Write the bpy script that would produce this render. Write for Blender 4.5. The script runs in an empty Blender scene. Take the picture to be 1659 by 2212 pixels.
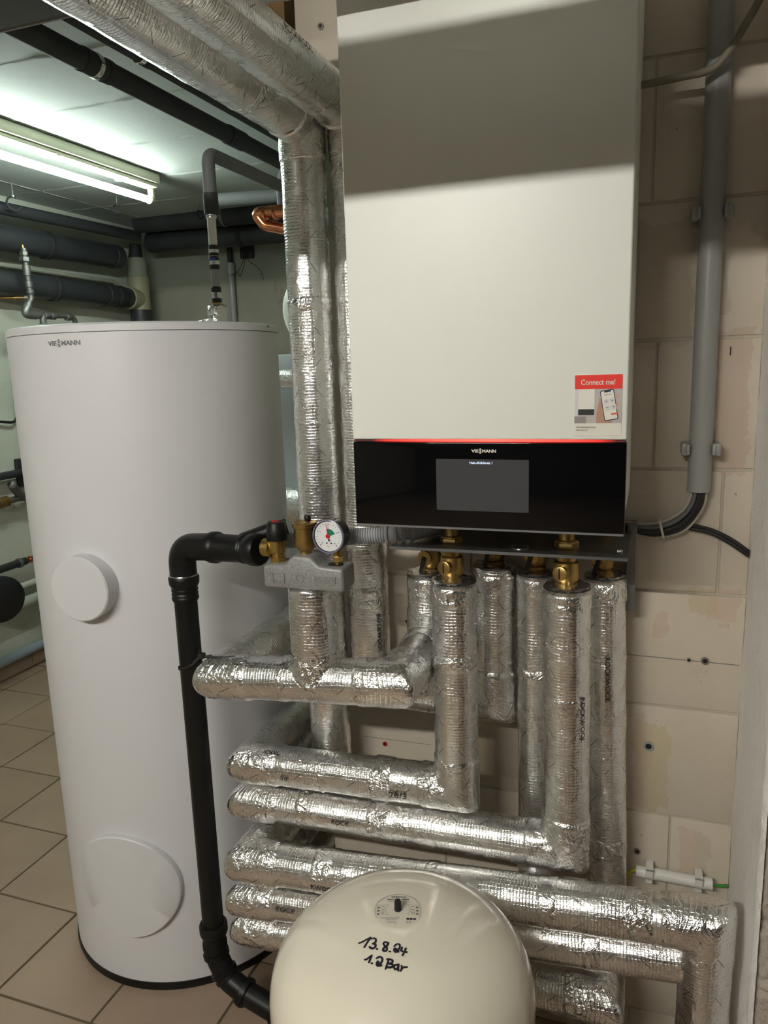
import bpy, bmesh, math, random
from mathutils import Vector, Matrix, noise, Euler
random.seed(7)
C = bpy.context.scene.collection
sc = bpy.context.scene

# ------------------------------------------------------------------ camera, world, exposure
YAW, PIT, ROL = 0.345071585, 0.192052920, -0.032116849
fwd = Vector((-math.sin(YAW)*math.cos(PIT), math.cos(YAW)*math.cos(PIT), -math.sin(PIT)))
rgt = Vector((math.cos(YAW), math.sin(YAW), 0)); upv = rgt.cross(fwd)
r2 = rgt*math.cos(ROL)+upv*math.sin(ROL); u2 = r2.cross(fwd)
cam = bpy.data.cameras.new('camera'); co = bpy.data.objects.new('camera', cam); C.objects.link(co)
cam.sensor_fit = 'HORIZONTAL'; cam.sensor_width = 36; cam.lens = 1635.19/1659*36
cam.clip_start = 0.02; cam.clip_end = 50
m = Matrix((( r2.x, u2.x, -fwd.x, 0.0378), (r2.y, u2.y, -fwd.y, -1.2115), (r2.z, u2.z, -fwd.z, 1.555), (0, 0, 0, 1)))
co.matrix_world = m
sc.camera = co
w = bpy.data.worlds.new('world'); sc.world = w; w.use_nodes = True
w.node_tree.nodes['Background'].inputs[0].default_value = (0.5, 0.5, 0.5, 1)
w.node_tree.nodes['Background'].inputs[1].default_value = 0.02
sc.view_settings.view_transform = 'Standard'; sc.view_settings.look = 'None'
sc.view_settings.gamma = 1; sc.view_settings.exposure = 1.03
sc.view_settings.use_curve_mapping = False
LAMP_FAR = 45.0      # emission of the tube in view
LAMP_NEAR = 178.0     # emission of the tube behind the photographer

# ------------------------------------------------------------------ material helpers
def lin(r, g, b):
    f = lambda v: (v/255/12.92) if v/255 <= .04045 else ((v/255+.055)/1.055)**2.4
    return (f(r), f(g), f(b), 1)
class NT:
    def __init__(s, name):
        s.m = bpy.data.materials.new(name); s.m.use_nodes = True
        s.t = s.m.node_tree; s.b = s.t.nodes['Principled BSDF']; s.out = s.t.nodes['Material Output']
    def n(s, typ, **kw):
        x = s.t.nodes.new(typ)
        for k, v in kw.items(): setattr(x, k, v)
        return x
    def l(s, a, b): s.t.links.new(a, b)
    def val(s, x, sock):
        if isinstance(x, (int, float)): sock.default_value = x
        else: s.l(x, sock)
    def math(s, op, a, b=0.0, c=0.0):
        x = s.n('ShaderNodeMath', operation=op)
        s.val(a, x.inputs[0]); s.val(b, x.inputs[1]); s.val(c, x.inputs[2]); return x.outputs[0]
    def noise(s, scale, detail=3, vec=None, rough=.5, dist=0):
        x = s.n('ShaderNodeTexNoise'); x.inputs['Scale'].default_value = scale; x.inputs['Detail'].default_value = detail
        x.inputs['Roughness'].default_value = rough; x.inputs['Distortion'].default_value = dist
        if vec: s.l(vec, x.inputs['Vector'])
        return x
    def ramp(s, fac, stops):
        x = s.n('ShaderNodeValToRGB'); e = x.color_ramp.elements
        while len(e) < len(stops): e.new(.5)
        for i, (p, c) in enumerate(stops):
            e[i].position = p; e[i].color = c if len(c) == 4 else (*c, 1)
        s.l(fac, x.inputs[0]); return x.outputs[0]
    def mix(s, fac, a, b):
        x = s.n('ShaderNodeMix', data_type='RGBA')
        s.val(fac, x.inputs[0])
        for v, k in ((a, 6), (b, 7)):
            if isinstance(v, tuple): x.inputs[k].default_value = v
            else: s.l(v, x.inputs[k])
        return x.outputs[2]
    def bump(s, h, strength=.3, dist=.002, prev=None):
        x = s.n('ShaderNodeBump'); x.inputs['Strength'].default_value = strength; x.inputs['Distance'].default_value = dist
        s.l(h, x.inputs['Height'])
        if prev: s.l(prev, x.inputs['Normal'])
        return x.outputs[0]
    def obj(s): return s.n('ShaderNodeTexCoord').outputs['Object']
    def gen(s): return s.n('ShaderNodeTexCoord').outputs['Generated']
def simple(name, col, rough=.5, metal=0, bumpscale=None, bstr=.2, bdist=.001, vary=.0, vscale=8, spec=None, coat=0):
    t = NT(name); b = t.b
    b.inputs['Roughness'].default_value = rough; b.inputs['Metallic'].default_value = metal
    if spec is not None: b.inputs['Specular IOR Level'].default_value = spec
    if coat: b.inputs['Coat Weight'].default_value = coat; b.inputs['Coat Roughness'].default_value = .08
    v = t.obj()
    if vary:
        nz = t.noise(vscale, 4, v)
        d = tuple(c*(1-vary) for c in col[:3])+(1,); u = tuple(min(1, c*(1+vary)) for c in col[:3])+(1,)
        t.l(t.ramp(nz.outputs[0], [(.3, d), (.7, u)]), b.inputs['Base Color'])
    else: b.inputs['Base Color'].default_value = col
    if bumpscale: t.l(t.bump(t.noise(bumpscale, 4, v).outputs[0], bstr, bdist), b.inputs['Normal'])
    return t.m
def emit(name, col, strength):
    t = NT(name); t.b.inputs['Base Color'].default_value = (.8, .8, .8, 1)
    t.b.inputs['Emission Color'].default_value = col; t.b.inputs['Emission Strength'].default_value = strength
    return t.m

# ---- foil
def foil(name, grid, crink, rough, marks):
    t = NT(name); b = t.b
    b.inputs['Metallic'].default_value = 1
    uv = t.n('ShaderNodeUVMap').outputs[0]; ob = t.obj()
    warp = t.noise(26, 3, ob)
    sep = t.n('ShaderNodeSeparateXYZ'); t.l(uv, sep.inputs[0])
    wv = t.math('MULTIPLY', t.math('SUBTRACT', warp.outputs[0], .5), .007)
    u = t.math('ADD', sep.outputs[0], wv); v = t.math('ADD', sep.outputs[1], wv)
    # colour: bare aluminium with dull patches
    nz = t.noise(9, 4, ob)
    col = t.ramp(nz.outputs[0], [(.3, (.80, .795, .785)), (.7, (.95, .945, .935))])
    nor = None
    # crumpled film: sharp creases at three scales, stronger in patches
    area = t.ramp(t.noise(6.5, 2, ob).outputs[0], [(.40, (.22, .22, .22)), (.64, (1, 1, 1))])
    vo = t.n('ShaderNodeTexVoronoi', feature='F1'); vo.inputs['Scale'].default_value = 70
    dz = t.noise(30, 3, ob); mp = t.n('ShaderNodeMix', data_type='VECTOR'); mp.inputs[0].default_value = .05
    t.l(ob, mp.inputs[4]); t.l(dz.outputs[1], mp.inputs[5]); t.l(mp.outputs[1], vo.inputs['Vector'])
    c1 = t.math('ABSOLUTE', t.math('SUBTRACT', t.noise(30, 3, ob, .5, 1.0).outputs[0], .5))
    c2 = t.math('ABSOLUTE', t.math('SUBTRACT', t.noise(105, 3, ob, .55, .6).outputs[0], .5))
    nor = t.bump(t.math('MULTIPLY', c1, area), crink, .022)
    nor = t.bump(t.math('MULTIPLY', vo.outputs[0], area), crink, .0035, nor)
    nor = t.bump(c2, crink*.5+.08, .004, nor)
    if grid:
        gu = t.math('PINGPONG', u, .0034); gv = t.math('PINGPONG', v, .0031)
        hu = t.math('MINIMUM', t.math('DIVIDE', gu, .0010), 1.0); hv = t.math('MINIMUM', t.math('DIVIDE', gv, .0013), 1.0)
        g = t.math('SUBTRACT', 1.0, t.math('MULTIPLY', t.math('MULTIPLY_ADD', hu, .55, .45), hv))
        nor = t.bump(t.math('MULTIPLY', g, t.ramp(t.noise(11, 3, ob).outputs[0], [(.35, (.3, .3, .3)), (.6, (1, 1, 1))])), .7, .0007, nor)
        col = t.mix(t.math('MULTIPLY', g, .3), col, (.97, .965, .95, 1))
    if marks:
        # short dark diagonal fibre strokes in the laminate
        cu, cv = .046, .062
        a = t.math('SUBTRACT', t.math('FRACT', t.math('DIVIDE', u, cu)), .5)
        q = t.math('SUBTRACT', t.math('FRACT', t.math('DIVIDE', v, cv)), .5)
        par = t.math('MODULO', t.math('ADD', t.math('FLOOR', t.math('DIVIDE', u, cu)), t.math('FLOOR', t.math('DIVIDE', v, cv))), 2)
        sgn = t.math('SUBTRACT', t.math('MULTIPLY', t.math('ABSOLUTE', par), 2), 1)
        au = t.math('MULTIPLY', a, cu); qv = t.math('MULTIPLY', q, cv)
        d = t.math('ABSOLUTE', t.math('SUBTRACT', au, t.math('MULTIPLY', t.math('MULTIPLY', qv, sgn), .8)))
        mk = t.math('MULTIPLY', t.math('LESS_THAN', d, .0007), t.math('LESS_THAN', t.math('ABSOLUTE', qv), .0085))
        col = t.mix(t.math('MULTIPLY', mk, .85), col, (.06, .055, .05, 1))
    t.l(col, b.inputs['Base Color'])
    rr = t.math('MULTIPLY_ADD', t.noise(30, 3, ob).outputs[0], .2, rough-.1)
    t.l(rr, b.inputs['Roughness'])
    t.l(nor, b.inputs['Normal'])
    return t.m
M = {}
M['foil'] = foil('foil_scrim', True, .18, .27, True)
M['tape'] = foil('foil_tape', False, .8, .24, False)
M['wrap'] = foil('foil_crumpled', True, .5, .24, True)
M['print'] = simple('foil_print', (.03, .03, .03, 1), .6)
M['white'] = simple('white_enamel', lin(234, 236, 229), .42, 0, 260, .05, .0004)
M['tankwhite'] = simple('tank_jacket', lin(218, 218, 221), .45, 0, 40, .03, .001)
M['black'] = simple('black_plastic', (.006, .006, .006, 1), .42, 0, spec=.3)
M['rubber'] = simple('black_rubber', (.018, .018, .02, 1), .6)
M['glass'] = simple('black_glass', (.003, .003, .0035, 1), .06, 0, spec=.25)
M['brass'] = simple('brass', (.50, .34, .12, 1), .36, 1, 120, .15, .0006, .15, 40)
M['brassd'] = simple('dull_brass', (.36, .23, .08, 1), .45, 1, 90, .2, .0006, .25, 30)
M['copper'] = simple('copper', (.62, .25, .12, 1), .24, 1, vary=.25, vscale=20)
M['steel'] = simple('zinc_sheet', (.24, .25, .26, 1), .42, 1, 60, .1, .0005, .15, 12)
M['chrome'] = simple('bright_steel', (.7, .7, .7, 1), .2, 1)
M['galv'] = simple('galvanised_pipe', (.2, .2, .19, 1), .5, .8, 60, .3, .001, .3, 25)
M['pvc'] = simple('grey_pvc', lin(150, 151, 148), .4, 0, vary=.03)
M['hose'] = simple('grey_hose', lin(160, 162, 166), .45)
M['darkpipe'] = simple('dark_insulation', (.03, .032, .033, 1), .7, 0, 80, .2, .001, .25, 14)
M['greyins'] = simple('grey_insulation', lin(95, 98, 97), .7, 0, 60, .2, .001, .1, 10)
M['drain'] = simple('grey_drain', (.030, .033, .036, 1), .45, 0, vary=.15)
M['pvcw'] = simple('white_pvc', lin(212, 210, 204), .4)
M['cream'] = simple('cream_drain', lin(150, 146, 120), .5, 0, vary=.08)
M['vessel'] = simple('cream_enamel', lin(238, 231, 213), .16, 0, 12, .02, .002, coat=.6)
M['cap'] = simple('cap_black', (.01, .01, .01, 1), .45)
M['red'] = simple('red_plastic', lin(200, 25, 25), .4)
M['paper'] = simple('label_paper', lin(222, 220, 208), .5)
M['ink'] = simple('black_ink', (.012, .011, .02, 1), .4)
M['greyink'] = simple('grey_ink', (.16, .16, .16, 1), .5)
M['cable_w'] = simple('cream_cable', lin(178, 172, 158), .5)
M['cable_g'] = simple('grey_cable', lin(96, 98, 102), .5)
M['cable_d'] = simple('weathered_cable', lin(120, 112, 98), .6, 0, 40, .3, .001, .2, 30)
M['wood'] = simple('brown_timber', lin(120, 92, 52), .6, 0, 50, .3, .001, .3, 12)
M['cabinet'] = simple('grey_blue_sheet', lin(204, 212, 218), .45)
M['lampwhite'] = simple('lamp_housing', lin(205, 203, 180), .5)
M['tie'] = simple('cable_tie', lin(190, 188, 175), .5)
# cast aluminium-look insulation shell
t = NT('grey_moulded_shell')
sp = t.noise(420, 4, t.obj(), .7)
t.l(t.ramp(sp.outputs[0], [(.35, lin(118, 119, 118)), (.65, lin(162, 162, 160))]), t.b.inputs['Base Color'])
t.b.inputs['Roughness'].default_value = .5; t.b.inputs['Metallic'].default_value = .25
t.l(t.bump(sp.outputs[0], .25, .0006), t.b.inputs['Normal']); M['shell'] = t.m

def wallmat(name, base, base2, stains, rough_bump, patches=(), chip=.7):
    """painted masonry; patches = ((axis_a_min, a_max, z_min, z_max, colour, axis), ...) places where paint is gone"""
    t = NT(name); g = t.n('ShaderNodeNewGeometry').outputs['Position']
    n1 = t.noise(2.2, 5, g, .6); n2 = t.noise(11, 5, g, .6)
    col = t.ramp(n1.outputs[0], [(.3, base2), (.65, base)])
    col = t.mix(t.ramp(n2.outputs[0], [(.6, (0, 0, 0)), (.8, (.55, .55, .55))]), col, stains)
    sp = t.noise(95, 2, g); col = t.mix(t.ramp(sp.outputs[0], [(.74, (0, 0, 0)), (.78, (.6, .6, .6))]), col, (.12, .1, .08, 1))
    sep = t.n('ShaderNodeSeparateXYZ'); t.l(g, sep.inputs[0])
    wob = t.noise(22, 4, g, .6); wo = t.math('MULTIPLY', t.math('SUBTRACT', wob.outputs[0], .5), .055)
    wob2 = t.noise(17, 4, g, .6, 1); wo2 = t.math('MULTIPLY', t.math('SUBTRACT', wob2.outputs[0], .5), .07)
    hh = None
    for (a0, a1, z0, z1, c, ax) in patches:
        ca, ra = (a0+a1)/2, (a1-a0)/2; cz, rz = (z0+z1)/2, (z1-z0)/2
        da = t.math('ABSOLUTE', t.math('SUBTRACT', t.math('ADD', sep.outputs[ax], wo), ca))
        dz = t.math('ABSOLUTE', t.math('SUBTRACT', t.math('ADD', sep.outputs[2], wo2), cz))
        mk = t.math('MULTIPLY', t.math('LESS_THAN', da, ra), t.math('LESS_THAN', dz, rz))
        col = t.mix(t.math('MULTIPLY', mk, .6), col, c)
        hh = mk if hh is None else t.math('MAXIMUM', hh, mk)
    t.l(col, t.b.inputs['Base Color']); t.b.inputs['Roughness'].default_value = .75
    bp = t.bump(t.noise(60, 6, g, .65).outputs[0], rough_bump, .004)
    bp = t.bump(t.noise(260, 3, g, .6).outputs[0], rough_bump*.6, .0012, bp)
    if hh is not None: bp = t.bump(t.math('SUBTRACT', 1.0, hh), .25, .0006, bp)
    t.l(bp, t.b.inputs['Normal'])
    return t.m
pink, ochre, dull = lin(186, 164, 146), lin(180, 167, 134), lin(176, 164, 146)
M['block'] = wallmat('painted_block', lin(203, 193, 177), lin(188, 177, 161), lin(174, 159, 139), .18,
    ((.120, .166, 1.04, 1.095, ochre, 0), (.150, .208, 1.03, 1.10, pink, 0), (.024, .092, .60, .80, ochre, 0), (.02, .045, .60, .82, pink, 0),
     (.117, .150, .455, .560, pink, 0), (.150, .18, .455, .560, dull, 0), (.145, .205, 1.33, 1.60, pink, 0), (-.05, .095, 1.575, 1.80, dull, 0),
     (.05, .08, .985, 1.04, pink, 0), (-.36, -.26, .60, .80, ochre, 0), (-.30, -.2, .62, .76, dull, 0), (.12, .16, 1.62, 1.75, dull, 0)))
M['mortar'] = wallmat('painted_mortar', lin(192, 184, 167), lin(172, 162, 146), lin(150, 138, 120), .6)
M['plaster'] = wallmat('rough_paint', lin(246, 243, 239), lin(238, 234, 228), lin(222, 214, 205), 1.3)
M['roughblock'] = wallmat('coarse_block', lin(196, 184, 172), lin(176, 163, 150), lin(150, 138, 126), 1.6)
M['conc'] = wallmat('raw_concrete', lin(176, 170, 150), lin(150, 144, 126), lin(130, 122, 104), .25)
M['farwall'] = wallmat('painted_concrete', lin(152, 152, 138), lin(138, 138, 124), lin(104, 100, 88), .3)
M['leftwall'] = wallmat('painted_side_wall', lin(196, 198, 184), lin(180, 184, 170), lin(160, 160, 146), .2)
M['darkened_wall'] = wallmat('darkened_room_wall', lin(74, 71, 66), lin(62, 60, 56), lin(54, 51, 47), .2)  # colour kept dark to cut light bouncing back from the unseen room
M['ceil'] = wallmat('ceiling_paint', lin(168, 174, 168), lin(154, 160, 154), lin(140, 145, 139), .22)
# floor tiles
t = NT('beige_tile'); g = t.n('ShaderNodeNewGeometry').outputs['Position']; oi = t.n('ShaderNodeObjectInfo')
c1 = t.ramp(t.noise(3.2, 4, g, .6).outputs[0], [(.3, lin(143, 121, 103)), (.7, lin(158, 137, 115))])
c1 = t.mix(t.math('MULTIPLY', oi.outputs['Random'], .35), c1, lin(170, 150, 134))
c1 = t.mix(t.ramp(t.noise(170, 2, g).outputs[0], [(.62, (0, 0, 0)), (.75, (.35, .35, .35))]), c1, lin(140, 118, 100))
t.l(c1, t.b.inputs['Base Color']); t.b.inputs['Roughness'].default_value = .48
t.l(t.bump(t.noise(35, 4, g).outputs[0], .12, .001), t.b.inputs['Normal']); M['tile'] = t.m
M['grout'] = simple('dark_grout', lin(92, 80, 58), .9, 0, 90, .4, .001)

# ------------------------------------------------------------------ object helpers
def tag(o, label=None, cat=None, group=None, kind=None):
    if label: o['label'] = label
    if cat: o['category'] = cat
    if group: o['group'] = group
    if kind: o['kind'] = kind
    return o
def thing(name, label, cat, loc=(0, 0, 0), group=None):
    o = bpy.data.objects.new(name, None); C.objects.link(o); o.location = loc; o.empty_display_size = .05
    return tag(o, label, cat, group)
def mesh_obj(name, me, mat, parent=None, smooth=True):
    o = bpy.data.objects.new(name, me); C.objects.link(o)
    if mat and not me.materials: me.materials.append(M[mat] if isinstance(mat, str) else mat)
    if smooth: me.polygons.foreach_set('use_smooth', [True]*len(me.polygons))
    if parent is not None:
        o.parent = parent; o.location = -Vector(parent['_w'] if '_w' in parent else world_loc(parent))
    return o
def world_loc(o):
    v = Vector(o.location); p = o.parent
    while p: v += Vector(p.location); p = p.parent
    return v
def pyd(name, verts, faces, mat, parent=None, smooth=True, uvs=None):
    me = bpy.data.meshes.new(name); me.from_pydata([tuple(v) for v in verts], [], faces)
    if uvs is not None:
        ul = me.uv_layers.new(name='UVMap'); k = 0
        for p in me.polygons:
            for li in p.loop_indices: ul.data[li].uv = uvs[k]; k += 1
    me.update()
    return mesh_obj(name, me, mat, parent, smooth)
def bm_obj(name, bm, mat, parent=None, smooth=True, auto=None):
    me = bpy.data.meshes.new(name); bm.to_mesh(me); bm.free()
    o = mesh_obj(name, me, mat, parent, smooth)
    if auto: me.set_sharp_from_angle(angle=math.radians(auto))
    return o
def box(name, x0, x1, y0, y1, z0, z1, mat, parent=None, bev=0.0, seg=2, mtx=None):
    bm = bmesh.new(); bmesh.ops.create_cube(bm, size=1)
    for v in bm.verts: v.co = Vector(((x0+x1)/2+v.co.x*(x1-x0), (y0+y1)/2+v.co.y*(y1-y0), (z0+z1)/2+v.co.z*(z1-z0)))
    if bev: bmesh.ops.bevel(bm, geom=bm.edges[:], offset=bev, segments=seg, affect='EDGES', profile=.5)
    if mtx is not None: bmesh.ops.transform(bm, matrix=mtx, verts=bm.verts[:])
    return bm_obj(name, bm, mat, parent, bool(bev), 40 if bev else None)
def prism(name, poly, y0, y1, mat, parent=None, bev=0.0, mtx=None):
    """poly in (x,z), extruded along y"""
    bm = bmesh.new()
    vs = [bm.verts.new((x, y0, z)) for x, z in poly]; f = bm.faces.new(vs)
    r = bmesh.ops.extrude_face_region(bm, geom=[f])
    for e in r['geom']:
        if isinstance(e, bmesh.types.BMVert): e.co.y = y1
    bmesh.ops.recalc_face_normals(bm, faces=bm.faces[:])
    if bev: bmesh.ops.bevel(bm, geom=bm.edges[:], offset=bev, segments=3, affect='EDGES', profile=.5)
    if mtx is not None: bmesh.ops.transform(bm, matrix=mtx, verts=bm.verts[:])
    return bm_obj(name, bm, mat, parent, True, 40)
def axis_mtx(o, d, xref=None):
    d = Vector(d).normalized()
    x = Vector(xref) if xref else (Vector((1, 0, 0)) if abs(d.x) < .9 else Vector((0, 1, 0)))
    x = (x-d*x.dot(d)).normalized(); y = d.cross(x)
    return Matrix(((x.x, y.x, d.x, o[0]), (x.y, y.y, d.y, o[1]), (x.z, y.z, d.z, o[2]), (0, 0, 0, 1)))
def lathe(name, prof, mat, parent=None, o=(0, 0, 0), d=(0, 0, 1), n=32, smooth=True, auto=35, xref=None, caps=True):
    """prof = [(r,h)...] about axis d through o"""
    mt = axis_mtx(o, d, xref); V = []; F = []
    for r, h in prof:
        for k in range(n):
            a = 2*math.pi*k/n; V.append(mt @ Vector((r*math.cos(a), r*math.sin(a), h)))
    for i in range(len(prof)-1):
        for k in range(n): F.append((i*n+k, i*n+(k+1) % n, (i+1)*n+(k+1) % n, (i+1)*n+k))
    if caps and prof[0][0] > 1e-6: F.append(tuple(reversed(range(n))))
    if caps and prof[-1][0] > 1e-6: F.append(tuple(range((len(prof)-1)*n, len(prof)*n)))
    ob = pyd(name, V, F, mat, parent, smooth)
    bm = bmesh.new(); bm.from_mesh(ob.data); bmesh.ops.remove_doubles(bm, verts=bm.verts[:], dist=1e-6)
    bmesh.ops.recalc_face_normals(bm, faces=bm.faces[:]); bm.to_mesh(ob.data); bm.free()
    if smooth:
        ob.data.polygons.foreach_set('use_smooth', [True]*len(ob.data.polygons))
        if auto: ob.data.set_sharp_from_angle(angle=math.radians(auto))
    return ob
def cyl(name, p0, p1, r, mat, parent=None, n=24, r1=None):
    p0, p1 = Vector(p0), Vector(p1); L = (p1-p0).length
    b = min(.0015, r*.15)
    rr = r if r1 is None else r1
    return lathe(name, [(0, 0), (r-b, 0), (r, b), (rr, L-b), (rr-b, L), (0, L)], mat, parent, p0, p1-p0, n)
def spline(pts, per=12):
    """catmull-rom"""
    P = [Vector(p) for p in pts]; P = [P[0]*2-P[1]]+P+[P[-1]*2-P[-2]]; out = []
    for i in range(1, len(P)-2):
        for k in range(per):
            u = k/per; a, b, c, d = P[i-1], P[i], P[i+1], P[i+2]
            out.append(.5*((2*b)+(c-a)*u+(2*a-5*b+4*c-d)*u*u+(3*b-a-3*c+d)*u**3))
    out.append(P[-2]); return out
def fillet(pts, r, k=8):
    """polyline with rounded corners"""
    P = [Vector(p) for p in pts]; out = [P[0]]
    for i in range(1, len(P)-1):
        a = (P[i-1]-P[i]); b = (P[i+1]-P[i]); la, lb = a.length, b.length; a.normalize(); b.normalize()
        ang = a.angle(b); d = min(r/math.tan(ang/2) if ang < 3.13 else 0, la*.49, lb*.49)
        s, e = P[i]+a*d, P[i]+b*d
        for q in range(k+1):
            u = q/k; out.append((1-u)**2*s+2*u*(1-u)*P[i]+u*u*e)
    out.append(P[-1]); return out
def tube(name, path, r, mat, parent=None, n=16, radii=None):
    P = [Vector(p) for p in path]; V = []; F = []
    t0 = (P[1]-P[0]).normalized()
    e = Vector((0, 0, 1)) if abs(t0.z) < .9 else Vector((1, 0, 0)); e = (e-t0*e.dot(t0)).normalized()
    for i, p in enumerate(P):
        t = ((P[min(i+1, len(P)-1)]-P[max(i-1, 0)])).normalized()
        e = (e-t*e.dot(t)).normalized(); f = t.cross(e); rr = radii[i] if radii else r
        for k in range(n):
            a = 2*math.pi*k/n; V.append(p+(e*math.cos(a)+f*math.sin(a))*rr)
    for i in range(len(P)-1):
        for k in range(n): F.append((i*n+k, i*n+(k+1) % n, (i+1)*n+(k+1) % n, (i+1)*n+k))
    F.append(tuple(reversed(range(n)))); F.append(tuple(range((len(P)-1)*n, len(P)*n)))
    o = pyd(name, V, F, mat, parent); o.data.set_sharp_from_angle(angle=math.radians(50)); return o
_dg = None
def text_geo(s, size, bold=0.0, space=1.0):
    cu = bpy.data.curves.new('lettering', 'FONT'); cu.body = s; cu.size = size; cu.align_x = 'CENTER'; cu.align_y = 'CENTER'
    cu.offset = bold; cu.space_character = space; cu.resolution_u = 3
    o = bpy.data.objects.new('lettering', cu); C.objects.link(o); bpy.context.view_layer.update()
    me = bpy.data.meshes.new_from_object(o.evaluated_get(bpy.context.evaluated_depsgraph_get()))
    V = [v.co.xy.copy() for v in me.vertices]; F = [tuple(p.vertices) for p in me.polygons]
    bpy.data.objects.remove(o); bpy.data.curves.remove(cu); bpy.data.meshes.remove(me)
    return V, F
def text(name, s, size, fn, mat, parent, bold=0.0, space=1.0, sx=1.0, dx=0, dy=0):
    V, F = text_geo(s, size, bold, space)
    return pyd(name, [fn(v.x*sx+dx, v.y+dy) for v in V], F, mat, parent, False)
def flat(name, poly, fn, mat, parent, off=0.0):
    return pyd(name, [fn(x, y, off) for x, y in poly], [tuple(range(len(poly)))], mat, parent, False)
def logo(parent, fn, h, mat):
    """the maker's name as written on the thing: two stacked S between VIE and MANN"""
    def part(st, size, sx, x, y, side):
        V, F = text_geo(st, size, h*.035); xs = [v.x*sx for v in V]; ys = [v.y for v in V]
        dx = x-(max(xs) if side < 0 else min(xs) if side > 0 else (max(xs)+min(xs))/2); dy = y-(max(ys)+min(ys))/2
        pyd('lettering', [fn(v.x*sx+dx, v.y+dy) for v in V], F, mat, parent, False)
    x0 = -h*.42
    part('VIE', h, 1.25, x0-h*.44, 0, -1); part('MANN', h, 1.15, x0+h*.44, 0, 1)
    part('S', h*.72, 1.5, x0, h*.34, 0); part('S', h*.72, 1.5, x0, -h*.34, 0)

# ------------------------------------------------------------------ room shell
XL, XR, YF, YB, ZC, WY = -3.127, 3.4, 3.14, -5.2, 2.46, .365
fl = box('floor', XL, XR, YB, YF, -.12, -.004, 'grout'); tag(fl, kind='structure', label='beige ceramic tiled floor with dark grout')
px, py, ox, oy, gr = .3018, .3005, -1.512, .3215, .0035
tile_me = None; rest = bmesh.new()
ix0, ix1 = math.floor((XL-ox)/px), math.ceil((XR-ox)/px); iy0, iy1 = math.floor((YB-oy)/py), math.ceil((YF-oy)/py)
for i in range(ix0, ix1):
    for j in range(iy0, iy1):
        x0, x1 = ox+i*px+gr, ox+(i+1)*px-gr; y0, y1 = oy+j*py+gr, oy+(j+1)*py-gr
        near = -3.2 < x0 and x1 < .35 and -.7 < y0 and y1 < 2.6
        x0, x1, y0, y1 = max(x0, XL+.001), min(x1, XR-.001), max(y0, YB+.001), min(y1, YF-.001)
        if x1-x0 < .02 or y1-y0 < .02: continue
        if near and (x0 <= -.4 or y0 < .3):
            full = abs(x1-x0-(px-2*gr)) < 1e-4 and abs(y1-y0-(py-2*gr)) < 1e-4
            if full and tile_me:
                o = bpy.data.objects.new('tile', tile_me); C.objects.link(o); o.parent = fl
            else:
                o = box('tile', -(x1-x0)/2, (x1-x0)/2, -(y1-y0)/2, (y1-y0)/2, -.01, 0, 'tile', None, .0012, 1); o.parent = fl
                if full: tile_me = o.data
            o.location = ((x0+x1)/2, (y0+y1)/2, random.uniform(-.0006, .0004))
        else:
            vs = [rest.verts.new(p) for p in ((x0, y0, -.001), (x1, y0, -.001), (x1, y1, -.001), (x0, y1, -.001))]; rest.faces.new(vs)
o = bm_obj('tile_field', rest, 'tile', fl, False); o['kind'] = 'stuff'
cl = box('ceiling', XL, XR, YB, YF, ZC, ZC+.15, 'ceil'); tag(cl, kind='structure', label='white painted concrete ceiling with formwork seams')
def ridge(x0, y0, x1, y1, seed, wd=.010):
    rnd = random.Random(seed); n = 40; V = []; F = []
    for k in range(n+1):
        u = k/n; x = x0+(x1-x0)*u; y = y0+(y1-y0)*u+rnd.uniform(-.008, .008); ww = wd*rnd.uniform(.15, 1); hh = rnd.uniform(.001, .006)
        V += [(x, y-ww, ZC+.0005), (x, y, ZC-hh), (x, y+ww, ZC+.0005)]
    for k in range(n):
        for q in (0, 1): F.append((k*3+q, k*3+3+q, k*3+4+q, k*3+1+q))
    pyd('formwork_seam', V, F, 'ceil', cl)
for k, (x0, y0, x1, y1) in enumerate([(-3.0, .72, -.9, .74), (-3.0, 1.12, -.8, 1.13), (-3.0, 1.55, -.8, 1.57), (-3.0, 2.02, -.8, 2.05), (-3.1, 2.45, -.8, 2.5), (-2.62, .6, -2.58, 2.9), (-2.9, .6, -2.88, 2.9)]):
    ridge(x0, y0, x1, y1, k)
tag(box('wall_left', XL-.15, XL, YB, YF, 0, ZC, 'leftwall'), kind='structure', label='pale painted side wall at the far left')
tag(box('wall_far', XL-.15, -.60, YF, YF+.15, 0, ZC, 'farwall'), kind='structure', label='dim speckled concrete wall at the far end')
tag(box('wall_behind', XL-.15, XR+.15, YB-.15, YB, 0, ZC, 'darkened_wall'), kind='structure', label='wall behind the photographer')
tag(box('wall_side', XR, XR+.15, YB, 0, 0, ZC, 'darkened_wall'), kind='structure', label='side wall right of the photographer')
# boiler wall: painted blocks
wb = box('wall_back', -.684, .23, WY+.0035, YF, 0, ZC, 'mortar'); tag(wb, kind='structure', label='wall of cream painted blocks behind the boiler')
cz = [0.0, .091, .340, .588, .837, 1.086, 1.336, 1.585, 1.834, 2.083, 2.332, ZC]
vj = [.03, -.19, .10, -.16, -.14, .1677, .039, -.12, .02, -.2, .05]
for k in range(len(cz)-1):
    z0, z1 = cz[k], cz[k+1]; xs = [-.69]+sorted(x for x in [vj[k]+q*.497 for q in range(-3, 3)] if -.62 < x < .19)+[.2205]
    for a, b in zip(xs[:-1], xs[1:]):
        g = .0022
        up = z0 > 1.8 and b < -.3
        box('block', a+(g if a > -.68 else 0), b-(g if b < .22 else 0), WY+random.uniform(-.0008, .0008), WY+.05, z0+g*1.3, z1-g*1.3, 'conc' if up else 'block', wb, .002, 2)
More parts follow.
